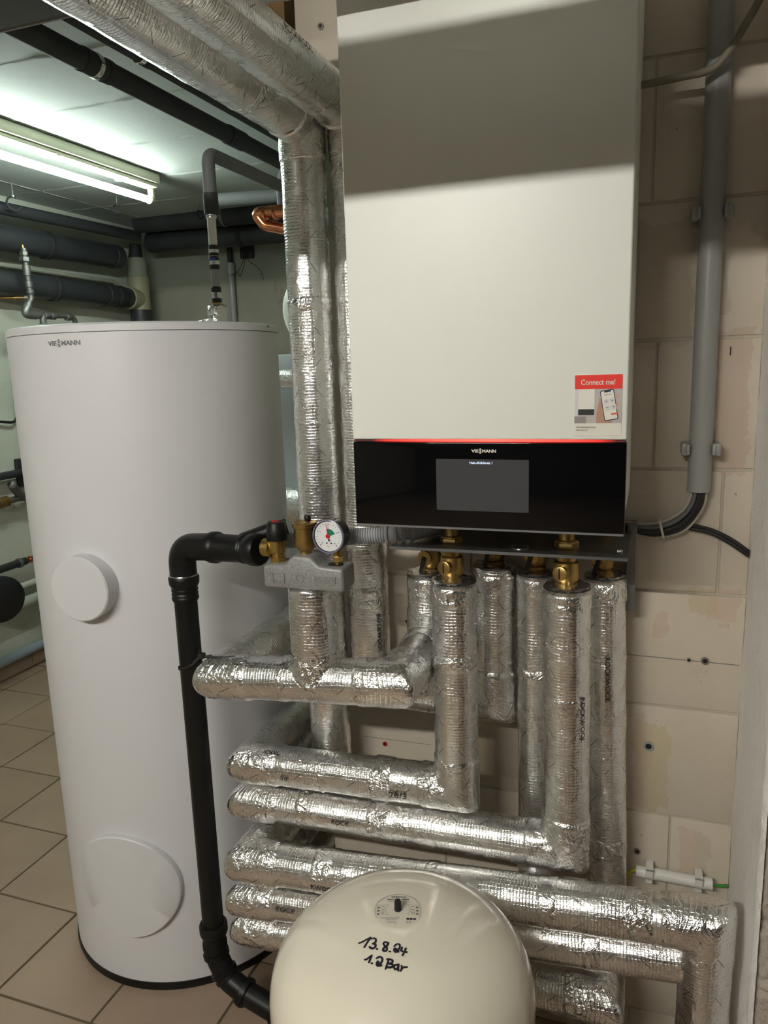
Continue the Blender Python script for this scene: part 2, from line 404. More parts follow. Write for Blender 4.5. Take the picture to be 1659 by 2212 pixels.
for (xa, xb, za, zb, th) in [(-.003, .215, .9445, .9432, .0007), (-.60, -.43, .6735, .6755, .0006), (-.50, -.36, .975, .972, .0006), (.1677, .1700, .86, .93, .0012)]:
    pyd('pencil_line', [(xa, WY-.0016, za-th), (xb, WY-.0016, zb-th), (xb, WY-.0016, zb+th), (xa, WY-.0016, za+th)], [(0, 1, 2, 3)], 'greyink', wb, False)
pyd('pencil_line', [(.1668, WY-.0016, 1.552), (.169, WY-.0016, 1.552), (.169, WY-.0016, 1.568), (.1668, WY-.0016, 1.568)], [(0, 1, 2, 3)], 'ink', wb, False)
# masonry pier on the right
pr = box('wall_right', .226, XR, .006, WY+.3, 0, ZC, 'roughblock'); tag(pr, kind='structure', label='coarse white painted masonry pier at the right edge')
def plaster_side():
    V = []; F = []; ny, nz = 44, 280
    for j in range(nz+1):
        for i in range(ny+1):
            y = -.010+(WY+.03)*i/ny; z = ZC*j/nz
            d = noise.noise(Vector((y*9, 3, z*9)))*.004+noise.noise(Vector((y*55, 7, z*55)))*.0024
            if i == 0: d = -.010
            V.append((.2205-d*.6, y+(noise.noise(Vector((z*45, 2, 8)))*.006 if i == 0 else 0), z))
    for j in range(nz):
        for i in range(ny): a = j*(ny+1)+i; F.append((a, a+ny+1, a+ny+2, a+1))
    pyd('plaster', V, F, 'plaster', pr)
plaster_side()
for k in range(len(cz)-1):
    z0, z1 = cz[k]+.066, min(ZC, cz[k+1]+.066)
    if z1-z0 < .02: continue
    for a, b in ((.2235, .62), (.62, 1.1), (1.1, 1.6), (1.6, XR)):
        if (k % 2): a2, b2 = (a if a < .3 else a-.15), (b-.15 if b < XR else b)
        else: a2, b2 = a, b
        V = []; F = []; nx, nz = (60, 44) if a2 < .3 else (6, 4)
        for j in range(nz+1):
            for i in range(nx+1):
                x = a2+.004+(b2-a2-.008)*i/nx; z = z0+.004+(z1-z0-.008)*j/nz
                e = 1 if (i in (0, nx) or j in (0, nz)) else 0
                d = (noise.noise(Vector((x*85, k, z*85)))*.008+abs(noise.noise(Vector((x*170, k+9, z*170))))*.006) if not e else .012
                xx = x+(noise.noise(Vector((z*70, k, 5)))*.006 if i == 0 else 0)
                V.append((xx, -.008+d, z))
        for j in range(nz):
            for i in range(nx): q = j*(nx+1)+i; F.append((q, q+1, q+nx+2, q+nx+1))
        pyd('block', V, F, 'roughblock', pr)
# downstand beam under the ceiling, upper left
bx1 = tag(box('trim_1', XL, -.80, -.30, .145, 2.25, ZC-.001, 'greyins', None, .004), kind='structure', label='dark grey box beam under the ceiling at the upper left')
tag(box('trim_2', -.765, -.722, WY+.02, WY+.08, 2.12, ZC-.001, 'wood', None, .003), kind='structure', label='brown timber strip at the end of the block wall')
box('edge_strip', XL+.01, -.81, .1445, .149, 2.247, 2.262, 'pvc', bx1)
bb = box('baseboard_left', XL+.001, XL+.014, YB+.01, YF-.01, .001, .085, 'grout'); tag(bb, kind='structure', label='brown tiled skirting along the left wall')
for k in range(20):
    y0 = -.6+k*.1815*1.66
    if y0+.3 < YF-.02: box('tile', XL+.004, XL+.018, y0+.002, y0+.299, .004, .08, 'tile', bb, .001, 1)

# ------------------------------------------------------------------ lamps
def fluorescent(name, label, o, d, L, strength, col):
    """o = middle of the fixture on the ceiling, d = axis"""
    t = thing(name, label, 'lamp', o); d = Vector(d).normalized(); s = Vector((-d.y, d.x, 0))
    mt = Matrix(((d.x, s.x, 0, o[0]), (d.y, s.y, 0, o[1]), (0, 0, 1, o[2]), (0, 0, 0, 1)))
    box('housing', -L/2-.03, L/2+.03, -.045, .045, -.045, -.001, 'lampwhite', t, .008, 2, mt)
    box('tray', -L/2-.02, L/2+.02, -.033, .033, -.062, -.046, 'lampwhite', t, .004, 2, mt)
    for q in (-1, 1):
        a = mt @ Vector((q*(L/2+.008), 0, -.045)); b = mt @ Vector((q*(L/2+.008), 0, -.1))
        h = box('lampholder', q*(L/2+.012)-.010, q*(L/2+.012)+.010, -.014, .014, -.120, -.062, 'lampwhite', t, .004, 2, mt)
        lathe('end_cap', [(0, -.006), (.019, -.006), (.019, .006), (0, .006)], 'lampwhite', t, mt @ Vector((q*(L/2-.004), 0, -.115)), d, 24)
    for q in (-.35, 0, .35):
        box('clip', q*L-.015, q*L+.015, -.037, .037, -.066, -.058, 'lampwhite', t, .002, 1, mt)
    lathe('tube', [(0, -L/2+.004), (.0145, -L/2+.004), (.0145, L/2-.004), (0, L/2-.004)], emit(name+'_glow', col, strength), t, mt @ Vector((0, 0, -.115)), d, 16)
    return t
fluorescent('fluorescent_lamp', 'lit fluorescent tube lamp on the ceiling above the white tank', (-2.222, 1.36, ZC), (0.01, 1, 0), 1.22, LAMP_FAR, (.86, 1, .93, 1))
fluorescent('fluorescent_lamp', 'lit fluorescent tube lamp behind the photographer', (-.85, -2.2, ZC), (1, 0, 0), 1.22, LAMP_NEAR, (1, .965, .89, 1))

# ------------------------------------------------------------------ foil-wrapped pipes
def ring_frame(d):
    e = Vector((0, 0, 1)) if abs(d.z) < .9 else Vector((0, -1, 0))
    e = (e-d*e.dot(d)).normalized(); return e, d.cross(e)
def sleeve(name, a, b, R, parent, mat='foil', amp=.0009, n=44, step=.011, seed=0, crumple=1.0, capa=False, capb=False, taper=0.0):
    a, b = Vector(a), Vector(b); d = (b-a); L = d.length; d.normalize(); e, f = ring_frame(d)
    ns = max(2, int(L/step)); V = []; F = []; U = []
    for i in range(ns+1):
        s = L*i/ns
        for k in range(n):
            an = 2*math.pi*k/n; nn = e*math.cos(an)+f*math.sin(an); p = a+d*s+nn*R
            q = p*1.0+Vector((seed*3.1, 0, 0))
            h = noise.noise(q*14)*1.5+noise.noise(q*42)*.7+abs(noise.noise(Vector((an*1.5, s*30, seed))))*.6*crumple
            wv = noise.noise(Vector((math.cos(an)*2.2, math.sin(an)*2.2, seed*1.7+s*1.5)))*.0016
            V.append(p+nn*(h*amp+(wv if not taper else wv*.5)-(taper if i in (0, ns) else 0)))
    for i in range(ns):
        for k in range(n):
            k2 = (k+1) % n; F.append((i*n+k, i*n+k2, (i+1)*n+k2, (i+1)*n+k))
            u0, u1 = R*2*math.pi*k/n, R*2*math.pi*(k+1)/n; v0, v1 = L*i/ns, L*(i+1)/ns
            U += [(u0, v0), (u1, v0), (u1, v1), (u0, v1)]
    def cap(i0, s, sg):
        c0 = len(V); rr = [.97, .8, .45]
        prev = i0
        for r in rr:
            base = len(V)
            for k in range(n):
                an = 2*math.pi*k/n; nn = e*math.cos(an)+f*math.sin(an)
                V.append(a+d*(s+sg*(.004+.010*(1-r))+noise.noise(Vector((an*3, r*9, seed+s)))*.005)+nn*R*r)
            for k in range(n):
                k2 = (k+1) % n; q = (prev+k, prev+k2, base+k2, base+k)
                F.append(q); U.extend([(0, 0)]*4)
            prev = base
        base = len(V); V.append(a+d*(s+sg*.006))
        for k in range(n): F.append((prev+k, prev+(k+1) % n, base)); U.extend([(0, 0)]*3)
    if capa: cap(0, 0, -1)
    if capb: cap(ns*n, L, 1)
    return pyd(name, V, F, mat, parent, True, U)
def elbow(P, d1, d2, R, parent, seed, Lw=None, round_=2):
    """crumpled tape wrapped round a mitred bend at P, d1 incoming, d2 outgoing"""
    P = Vector(P); Lw = Lw or R+.034; n = 48; e, f = ring_frame(d1); nm = (d1+d2).normalized(); R = R+.0018
    S = [i/13 for i in range(14)]; G = []
    M0 = []; O2 = []
    for k in range(n):
        an = 2*math.pi*k/n; off = (e*math.cos(an)+f*math.sin(an))*R
        mpt = off-d1*(off.dot(nm)/d1.dot(nm)); M0.append((off, mpt)); O2.append(mpt-d2*mpt.dot(d2))
    for s in S: G.append([(o-d1*Lw)*(1-s)+m_*s for o, m_ in M0])
    for s in S[1:]: G.append([M0[k][1]*(1-s)+(O2[k]+d2*Lw)*s for k in range(n)])
    for it in range(round_):
        H = [r[:] for r in G]
        for i in range(2, len(G)-2):
            for k in range(n): H[i][k] = (G[i-1][k]+G[i][k]*2+G[i+1][k])/4
        G = H
    V = []; F = []; U = []
    for i, r in enumerate(G):
        fade = .35 if i in (0, len(G)-1) else 1
        for k, q in enumerate(r):
            p = P+q; qq = p+Vector((seed, 0, 0)); dd = d1 if i < len(G)/2 else d2; nn = (q-dd*q.dot(dd)).normalized()
            h = abs(noise.noise(qq*30))*-.0026+abs(noise.noise(qq*75))*-.0014+.0018+noise.noise(qq*12)*.0014
            V.append(p+nn*h*fade-(nn*.0032 if i in (0, len(G)-1) else nn*0))
    ng = len(G)
    for i in range(ng-1):
        for k in range(n):
            k2 = (k+1) % n; F.append((i*n+k, i*n+k2, (i+1)*n+k2, (i+1)*n+k))
            U += [(R*6.283*k/n, .006*i), (R*6.283*(k+1)/n, .006*i), (R*6.283*(k+1)/n, .006*(i+1)), (R*6.283*k/n, .006*(i+1))]
    return pyd('tape_wrap', V, F, 'wrap', parent, True, U)
def pipe_run(label, pts, R, seed, bands=(), capa=True, capb=True, name='insulated_pipe', group='foil wrapped pipes'):
    """a foil jacketed pipe along mitred points; bands = (segment, fraction) of tape rings"""
    P = [Vector(p) for p in pts]; t = thing(name, label, 'pipe', P[0], group); tr = R+.022
    D = [(P[i+1]-P[i]).normalized() for i in range(len(P)-1)]
    for i in range(len(P)-1):
        L = (P[i+1]-P[i]).length
        a = P[i]+D[i]*(tr if i > 0 else 0); b = P[i+1]-D[i]*(tr if i < len(P)-2 else 0)
        if (b-a).dot(D[i]) > .01:
            sleeve('foil_sleeve', a, b, R, t, seed=seed+i, capa=(i == 0 and capa), capb=(i == len(P)-2 and capb))
    for i in range(1, len(P)-1): elbow(P[i], D[i-1], D[i], R, t, seed+i*1.7)
    for (s, fr, wd) in bands:
        q = P[s]+(P[s+1]-P[s])*fr
        sleeve('tape_band', q-D[s]*wd/2, q+D[s]*wd/2, R+.0012, t, 'tape', .0012, 44, .005, seed+fr*10, 1.5, taper=.0030)
    t['_P'] = 0; del t['_P']
    return t
def on_pipe(a, b, R, ang, fx=1, fy=-1):
    """map text (x,y) to a pipe surface: x along the axis a->b, y around; ang from the frame's first axis"""
    a, b = Vector(a), Vector(b); d = (b-a).normalized(); e, f = ring_frame(d)
    def fn(x, y, off=0):
        an = ang+fy*y/R; return a+d*x*fx+(e*math.cos(an)+f*math.sin(an))*(R+.0030+off)
    return fn
def pipe_text(parent, s, size, a, b, at, R, ang, f=1, sx=1.0, bold=.0003):
    a, b = Vector(a), Vector(b); o = a+(b-a).normalized()*at
    text('lettering', s, size, on_pipe(o, o+(b-a), R, ang, f, -f), 'print', parent, bold, 1.05, sx)
RA = .0435
pA = pipe_run('foil pipe dropping from the left front valve, bending left at half height', [(-.318, .165, 1.139), (-.316, .165, .700), (-.792, .165, .682), (-.792, .95, .682)], RA, 1, ((0, .055, .04), (0, .36, .035), (1, .33, .05), (1, .62, .012)))
pE = pipe_run('foil pipe dropping from the right front valve, bending left below its neighbour', [(-.103, .165, 1.142), (-.098, .165, .608), (-.798, .165, .588), (-.798, .95, .588)], RA, 2, ((0, .045, .04), (0, .42, .04), (0, .2, .012), (1, .55, .05), (1, .8, .03)))
pB = pipe_run('thick foil pipe under the grey safety block, bending back to a rear valve', [(-.405, .285, 1.118), (-.405, .285, .965), (-.405, .06, .962), (-.787, .06, .934), (-.787, .95, .934)], .0445, 3, ((0, .2, .05), (2, .6, .02)))
pC = pipe_run('foil riser behind the boiler edge that turns under it and up to a rear valve', [(-.551, -.58, 2.40), (-.551, -.58, 2.046), (-.551, .304, 2.046), (-.551, .304, .838), (-.266, .304, .838), (-.266, .304, 1.135)], .0455, 4, ((2, .09, .03), (2, .3, .02), (2, .82, .05), (3, .5, .02), (1, .7, .012), (4, .90, .04)))
pR = pipe_run('thick foil riser left of the boiler that turns along the ceiling', [(-1.6, -.66, 2.034), (-.643, -.66, 2.034), (-.643, .270, 2.034), (-.643, .270, .62)], .0452, 5, ((2, .25, .03), (2, .42, .012), (2, .78, .04), (1, .75, .03)), True, False)
pD = pipe_run('straight foil pipe dropping from the third rear valve behind its neighbour', [(-.177, .288, 1.130), (-.172, .288, .44), (-.172, .155, .44)], .039, 6, ((0, .035, .04), (0, .3, .02)), True, False)
pF = pipe_run('rightmost vertical foil pipe, turning at the bottom to the lowest run', [(-.043, .288, 1.133), (-.020, .288, .306), (-.020, .13, .306), (-.80, .13, .286), (-.80, .95, .286)], .0405, 7, ((0, .035, .045), (0, .2, .012), (0, .7, .05), (3, .8, .03)))
pH3 = pipe_run('foil pipe running behind the cream vessel to the corner elbow by the pier', [(.158, .092, .03), (.158, .092, .553), (-.768, .092, .490), (-.768, .95, .490)], .0455, 8, ((1, .12, .05), (1, .3, .04), (1, .55, .03), (1, .8, .05), (0, .5, .03)), False)
pH4 = pipe_run('foil pipe second from the floor, half hidden by the cream vessel', [(.150, .105, .4655), (-.788, .105, .384), (-.788, .95, .384)], .0415, 9, ((0, .2, .04), (0, .75, .05)), False)
pO = pipe_run('foil pipe lying across the two ceiling pipes in front of the boiler top', [(-.72, -.075, 2.149), (1.1, -.075, 2.149)], .052, 10, ((0, .12, .04),))
pK = pipe_run('large foil pipe crossing under the ceiling above the camera', [(-2.4, -.80, 2.085), (1.8, -.80, 2.085)], .072, 11, ((0, .3, .04), (0, .6, .04)))
# tee up to the safety block
sl = sleeve('foil_sleeve', (-.572, .06, .985), (-.572, .06, 1.139), .0455, pB, seed=12.3, capb=True)
def tee_wrap():
    V = []; F = []; U = []; n = 44
    for i in range(9):
        s = i/8; z = .955+.055*s; fl_ = 1+.42*(1-s)**3
        for k in range(n):
            an = 2*math.pi*k/n; x, y = math.cos(an)*.0475*fl_, math.sin(an)*.0475
            zz = z if i else .951+math.sqrt(max(0, .0455**2-min(.0455, abs(y))**2))-.006
            h = noise.noise(Vector((x*60, y*60, zz*60)))*.003
            V.append((-.572+x*(1+h*12), .06+y*(1+h*12), max(zz, .951+math.sqrt(max(0, .0465**2-min(.0465, abs(y))**2))-.004)))
    for i in range(8):
        for k in range(n): F.append((i*n+k, i*n+(k+1) % n, (i+1)*n+(k+1) % n, (i+1)*n+k)); U += [(0, 0)]*4
    pyd('tape_wrap', V, F, 'tape', pB, True, U)
tee_wrap()
# printing on the foil
pi = math.pi
pipe_text(pC, 'ROCKWOOL', .016, (-.551, -.58, 2.046), (-.551, .304, 2.046), .555, .0455, 1.30, 1)
pipe_text(pE, 'ROCKWOOL', .012, (-.103, .165, 1.142), (-.098, .165, .608), .245, RA, -.80, 1, 1.2)
pipe_text(pF, 'ROCKWOOL', .013, (-.043, .288, 1.133), (-.020, .288, .306), .20, .0405, -.15, 1, 1.2)
pipe_text(pC, 'ROCKWOOL', .012, (-.551, .304, 2.046), (-.551, .304, .838), 1.07, .0455, -.85, 1, 1.2)
pipe_text(pA, '28/3', .019, (-.316, .165, .700), (-.800, .165, .682), .115, RA, -1.75, -1, 1.1)
pipe_text(pA, 'ROCK', .012, (-.316, .165, .700), (-.800, .165, .682), .415, RA, -.45, 1, 1.1)
pipe_text(pA, 'RE', .014, (-.316, .165, .700), (-.800, .165, .682), .375, RA, -1.6, 1, 1.1)
pipe_text(pE, 'ROCK', .012, (-.098, .165, .608), (-.798, .165, .588), .465, RA, -1.45, -1, 1.2)
pipe_text(pH3, 'KWOOL', .013, (.158, .092, .553), (-.768, .092, .490), .735, .0455, -1.75, -1, 1.1)
pipe_text(pH4, 'ROCK', .014, (.112, .105, .462), (-.800, .105, .384), .30, .0415, -1.5, -1, 1.2)
pipe_text(pH4, 'ROCK', .014, (.112, .105, .462), (-.800, .105, .384), .79, .0415, -1.3, -1, 1.2)

# ------------------------------------------------------------------ boiler
bo = thing('wall_boiler', 'white wall mounted heating unit with black glass front panel', 'boiler', (-.225, .18, 1.283))
box('casing', -.447, -.003, .006, WY-.004, 1.292, 2.2, 'white', bo, .006, 3)
box('front_cover', -.450, 0, -.001, .022, 1.4305, 2.2, 'white', bo, .0035, 3)
pn = box('control_panel', -.450, 0, -.001, .022, 1.283, 1.4262, 'glass', bo, .002, 2)
box('bottom_trim', -.449, -.001, -.0005, .022, 1.2795, 1.2828, 'greyink', bo)
def bf(x, z, off=0): return Vector((x, -.0016-off, z))
# screen
scr = NT('display_screen'); scr.b.inputs['Base Color'].default_value = (.03, .03, .03, 1); scr.b.inputs['Roughness'].default_value = .12
scr.b.inputs['Emission Color'].default_value = (1, .98, .95, 1); scr.b.inputs['Emission Strength'].default_value = .012
flat('screen', [(-.3024, 1.3122), (-.1484, 1.3122), (-.1484, 1.3985), (-.3024, 1.3985)], bf, scr.m, pn)
text('lettering', 'Heiz-/Kühlkreis 1', .0055, lambda x, y, o=0: bf(x-.226, y+1.3925, .0006), emit('screen_text', (.40, .58, 1, 1), .5), pn, .00008)
logo(pn, lambda x, y, o=0: bf(x-.2242, y+1.4122, .0006), .0068, 'paper')
# glowing light bar with falling brightness to its ends
lb = NT('light_bar_glow'); g = lb.n('ShaderNodeNewGeometry').outputs['Position']; sp = lb.n('ShaderNodeSeparateXYZ'); lb.l(g, sp.inputs[0])
x = lb.math('DIVIDE', lb.math('ABSOLUTE', lb.math('SUBTRACT', sp.outputs[0], -.215)), .20)
st = lb.math('MULTIPLY', lb.math('POWER', lb.math('MAXIMUM', lb.math('SUBTRACT', 1.0, x), 0.0), .9), 2.6)
lb.b.inputs['Base Color'].default_value = (.1, .002, .002, 1); lb.b.inputs['Emission Color'].default_value = (1, .045, .03, 1); lb.l(st, lb.b.inputs['Emission Strength'])
box('light_bar', -.448, -.002, .0005, .018, 1.4272, 1.4299, lb.m, bo)
# sticker, as printed
sk = thing('sticker', 'red and white connect-me sticker on the white boiler front', 'sticker', (-.044, 0, 1.44))
SX0, SX1 = -.0787, -.0088
def ss(u, v, off=0): return Vector((SX0+(SX1-SX0)*u, -.0019-off*.25, 1.4372+(.0927)*v))
def sflat(name, poly, mat, lay): return flat(name, poly, lambda x, y, o=0: ss(x, y, lay*.0008), mat, sk)
R_ = lambda a, b, c, d: [(a, c), (b, c), (b, d), (a, d)]
mk = lambda n, c: simple('sticker_'+n, lin(*c), .5)
m_red, m_wall, m_dk, m_skin, m_skin2, m_phone, m_scr, m_lg, m_gr, m_rb, m_tx = mk('red', (232, 42, 24)), mk('wall', (182, 176, 174)), mk('black', (26, 24, 22)), mk('skin', (176, 134, 112)), mk('skin2', (196, 158, 138)), mk('phone', (34, 22, 48)), mk('scr', (226, 224, 214)), mk('lg', (208, 208, 208)), mk('gr', (140, 136, 134)), mk('rb', (222, 84, 72)), mk('tx', (110, 106, 100))
bs = box('backing', SX0, SX1, -.0019, -.0009, 1.4372, 1.5299, 'paper', sk)
sflat('print', R_(0, 1, .768, 1), m_red, 1)
sflat('print', R_(0, 1, .208, .768), m_wall, 1)
sflat('print', R_(0, .25, .208, .32), m_gr, 2); sflat('print', R_(.0, .08, .33, .768), m_lg, 2)
sflat('print', R_(.08, .425, .435, .768), m_scr, 2); sflat('print', R_(.08, .42, .345, .44), m_dk, 3)
sflat('hand_print', [(.47, .21), (.47, .37), (.5, .50), (.53, .58), (.52, .62), (.56, .62), (.60, .56), (.66, .40), (.78, .26), (.82, .21)], m_skin, 2)
for q in (.66, .54, .43, .36): sflat('hand_print', [(.86, q), (.93, q+.005), (.95, q-.02), (.93, q-.045), (.86, q-.05)], m_skin2, 2)
def rot_rect(cx, cy, wx, wy, a, k=.0):
    c, s = math.cos(a), math.sin(a); P = []
    for sx, sy in ((-1, -1), (1, -1), (1, 1), (-1, 1)):
        for (ux, uy) in (((sx*(1-k), sy), (sx, sy*(1-k*.5))) if sx*sy < 0 else ((sx, sy*(1-k*.5)), (sx*(1-k), sy))):
            x_, y_ = ux*wx, uy*wy; P.append((cx+c*x_-s*y_, cy+(s*x_+c*y_)*.75))
    return P
sflat('phone_print', rot_rect(.735, .505, .148, .335, .17, .16), m_phone, 3)
sflat('phone_print', rot_rect(.735, .505, .132, .315, .17, .12), m_scr, 4)
sflat('phone_print', rot_rect(.695, .728, .07, .016, .17), m_phone, 5)
for (a, b) in ((.67, .56), (.80, .575), (.70, .46), (.83, .475)):
    sflat('phone_print', rot_rect(a, b, .055, .056, .17), m_lg, 5); sflat('phone_print', rot_rect(a, b+.005, .022, .012, .17), m_gr, 6)
sflat('phone_print', rot_rect(.85, .365, .07, .018, .12, .3), m_rb, 6); sflat('phone_print', rot_rect(.70, .675, .075, .007, .14), m_gr, 6)
text('lettering', 'Connect me!', .0115, lambda x, y, o=0: Vector((x-.0441, -.0030, y+1.5185)), 'paper', sk, .0001, 1.0, .84)
text('lettering', 'link.viessmann.com/', .0042, lambda x, y, o=0: Vector((x-.0605, -.0027, y+1.4506)), m_tx, sk, 0, 1.0, .88)
text('lettering', 'connect-me', .0042, lambda x, y, o=0: Vector((x-.0672, -.0027, y+1.4463)), m_tx, sk, 0, 1.0, .88)
# mounting plate below the boiler
mp = thing('mounting_plate', 'grey sheet metal connection rail under the boiler', 'bracket', (-.21, .23, 1.217))
box('plate', -.425, .004, .100, WY-.004, 1.2165, 1.2185, 'steel', mp, .0006, 1)
box('front_lip', -.425, .004, .098, .101, 1.2135, 1.2195, 'steel', mp, .0006, 1)
box('side_bracket', -.004, .014, .30, WY-.003, 1.06, 1.232, 'steel', mp, .001, 1)
box('side_bracket', -.430, -.41, .33, WY-.003, 1.07, 1.217, 'steel', mp, .001, 1)
lathe('screw', [(0, 0), (.006, 0), (.006, .005), (0, .005)], 'chrome', mp, (-.012, .14, 1.2185), (0, 0, 1), 6)
lathe('slot_ring', [(.017, 0), (.017, .0012), (.0145, .0012)], 'chrome', mp, (-.185, .14, 1.2187), (0, 0, 1), 24, caps=False)

# brass ball valves above every foil pipe
def hexa(name, o, r, h, mat, parent, d=(0, 0, 1)): return lathe(name, [(0, 0), (r*.9, 0), (r, h*.12), (r, h*.88), (r*.9, h), (0, h)], mat, parent, o, d, 6, False)
def ball_valve(x, y, zb, label, front):
    t = thing('ball_valve', label, 'valve', (x, y, zb), 'brass valves under the boiler'); s = 1.0 if front else .95
    mt = 'brass' if front else 'brassd'
    lathe('body', [(0, -.02), (.017*s, -.02), (.017*s, .008), (.0205*s, .010), (.0205*s, .018), (.018*s, .020), (.0225*s, .028), (.0235*s, .045), (.0215*s, .060), (.0175*s, .064), (.0175*s, .082), (0, .082)], mt, t, (x, y, zb), (0, 0, 1), 28)
    hexa('hex_ring', (x, y, zb+.004), .0225*s, .010, mt, t)
    hexa('union_nut', (x, y, zb+.078), .0225*s, .022, mt, t)
    lathe('thread', [(0, .070), (.0165*s, .070), (.0165*s, .078), (.0190*s, .079), (.0190*s, .101), (.0145*s, .103), (.0145*s, .165), (0, .165)], mt, t, (x, y, zb), (0, 0, 1), 24)
    dr = Vector((-.28, -.96, 0)).normalized(); sx = Vector((dr.y*-1, dr.x, 0))
    c = Vector((x, y, zb+.044))
    if front:
        st_ = lathe('stem', [(0, .018), (.0135, .018), (.0135, .031), (.0115, .032), (0, .032)], mt, t, c, dr, 24)
        mtx = axis_mtx(c+dr*.0322, dr, (1, 0, 0))
        box('slot', -.0013, .0013, -.010, .010, -.0015, .0006, 'cap', t, 0, 1, mtx)
    else:
        lathe('lever_disc', [(0, .02), (.015, .02), (.016, .022), (.016, .026), (0, .027)], 'brass', t, c, dr, 24)
        lathe('rivet', [(0, .026), (.004, .026), (.004, .030), (0, .030)], 'brass', t, c, dr, 12)
        mtx = axis_mtx(c+dr*.0272, dr, (1, 0, 0))
        box('lever', -.0045, .0045, -.034, .004, 0, .003, 'cap', t, .001, 1, Matrix.Translation(Vector((0, 0, 0))) @ mtx @ Matrix.Rotation(-.25 if mtx[2][1] > 0 else pi-.25, 4, 'Z'))
    return t
ball_valve(-.321, .165, 1.128, 'front brass valve with slotted screw, above the left front foil pipe', True)
ball_valve(-.105, .165, 1.130, 'front brass valve with slotted screw, above the right front foil pipe', True)
ball_valve(-.399, .288, 1.110, 'leftmost rear brass valve with black lever', False)
ball_valve(-.265, .300, 1.130, 'rear brass valve with black lever, second from the left', False)
ball_valve(-.177, .288, 1.128, 'rear brass valve in the middle right, with round lever disc', False)
ball_valve(-.046, .288, 1.128, 'rightmost rear brass valve near the side bracket', False)

# corrugated drain hose
def corrugated(name, label, path, r, pitch, wide=None):
    P = [Vector(p) for p in path]; S = [0]
    for a, b in zip(P[:-1], P[1:]): S.append(S[-1]+(b-a).length)
    L = S[-1]; N = int(L/pitch*4); Q = []; RR = []
    j = 0
    for i in range(N+1):
        s = L*i/N
        while j < len(S)-2 and S[j+1] < s: j += 1
        u = (s-S[j])/(S[j+1]-S[j]); Q.append(P[j].lerp(P[j+1], u))
        ph = s/pitch
        w_ = 1 if (i % 4 in (0, 1)) else .86
        if wide and wide[0] < s < wide[1]:
            q = ((s-wide[0])/.016) % 1; w_ = 1.12 if .25 < q < .6 else .84
        RR.append(r*w_)
    return tube(name, Q, r, 'hose', None, 24, RR)
o = corrugated('corrugated_hose', '', spline([(-.352, .20, 1.240), (-.40, .14, 1.2375), (-.50, .112, 1.231), (-.58, .108, 1.224), (-.66, .108, 1.217)], 14), .0165, .0048, (.065, .125))
tag(o, 'grey corrugated drain hose from under the boiler behind the gauge', 'hose')

# ------------------------------------------------------------------ safety group
sg = thing('safety_group', 'grey moulded safety block with brass vent and pressure gauge', 'valve', (-.572, .045, 1.125))
sh = prism('shell', [(-.652, 1.146), (-.488, 1.146), (-.488, 1.191), (-.535, 1.193), (-.553, 1.211), (-.590, 1.211), (-.606, 1.193), (-.652, 1.190)], .018, .078, 'shell', sg, .006)
for (a, b, c, d) in ((-.632, -.607, 1.156, 1.176), (-.545, -.503, 1.163, 1.175)):
    for (x0, x1, z0, z1) in ((a, b, c, c+.001), (a, b, d-.001, d), (a, a+.001, c, d), (b-.001, b, c, d)):
        box('raised_frame', x0, x1, .0165, .019, z0, z1, 'shell', sh)
text('lettering', '94021023', .008, lambda x, y, o=0: Vector((x-.524, .0172, y+1.169)), 'shell', sh, .0002)
text('lettering', '000120377', .0045, lambda x, y, o=0: Vector((x-.6195, .0172, y+1.1595)), 'shell', sh, .0001)
lathe('raised_ring', [(.0085, 0), (.0085, .002), (.0070, .002), (.0070, 0)], 'shell', sh, (-.575, .0185, 1.169), (0, -1, 0), 28, caps=False)
lathe('raised_ring', [(.0055, 0), (.0055, .0015), (.0047, .0015), (.0047, 0)], 'shell', sh, (-.640, .0185, 1.178), (0, -1, 0), 24, caps=False)
cyl('outlet_pipe', (-.572, .05, 1.12), (-.572, .05, 1.147), .026, 'steel', sg)
# safety valve
svx, svy = -.633, .046
sv = lathe('safety_valve', [(0, 1.188), (.0145, 1.188), (.0145, 1.201), (.0120, 1.202), (.0120, 1.206), (.0150, 1.210), (.0150, 1.236), (0, 1.236)], 'brass', sg, (svx, svy, 0), (0, 0, 1), 28)
hexa('hex_ring', (svx, svy, 1.190), .0165, .010, 'brass', sg)
lathe('outlet', [(0, 0), (.0125, 0), (.0125, .010), (.0175, .014), (.0175, .030), (0, .030)], 'brass', sg, (svx, svy, 1.217), (-.96, .1, -.02), 28)
lathe('cap', [(0, 1.234), (.0195, 1.234), (.0205, 1.236), (.0205, 1.246), (.0175, 1.2665), (.0155, 1.269), (0, 1.269)], 'black', sg, (svx, svy, 0), (0, 0, 1), 32)
lathe('red_dot', [(0, 1.2685), (.0065, 1.2685), (.0065, 1.2703), (0, 1.2703)], 'red', sg, (svx-.002, svy, 0), (0, 0, 1), 20)
# air vent
vx, vy = -.573, .045
lathe('air_vent', [(0, 1.206), (.0115, 1.206), (.0115, 1.216), (.0150, 1.219), (.0195, 1.224), (.0205, 1.228), (.0205, 1.261), (.0235, 1.262), (.0235, 1.270), (.0220, 1.2715), (.0160, 1.2722), (.0155, 1.2712), (0, 1.2712)], 'brass', sg, (vx, vy, 0), (0, 0, 1), 36)
lathe('vent_stub', [(0, 1.270), (.0035, 1.270), (.0035, 1.276), (0, 1.276)], 'brass', sg, (vx+.010, vy-.006, 0), (0, 0, 1), 14)
lathe('vent_cap', [(0, 1.274), (.0055, 1.274), (.006, 1.277), (.006, 1.283), (.004, 1.286), (0, 1.286)], 'black', sg, (vx+.010, vy-.006, 0), (0, 0, 1), 18)
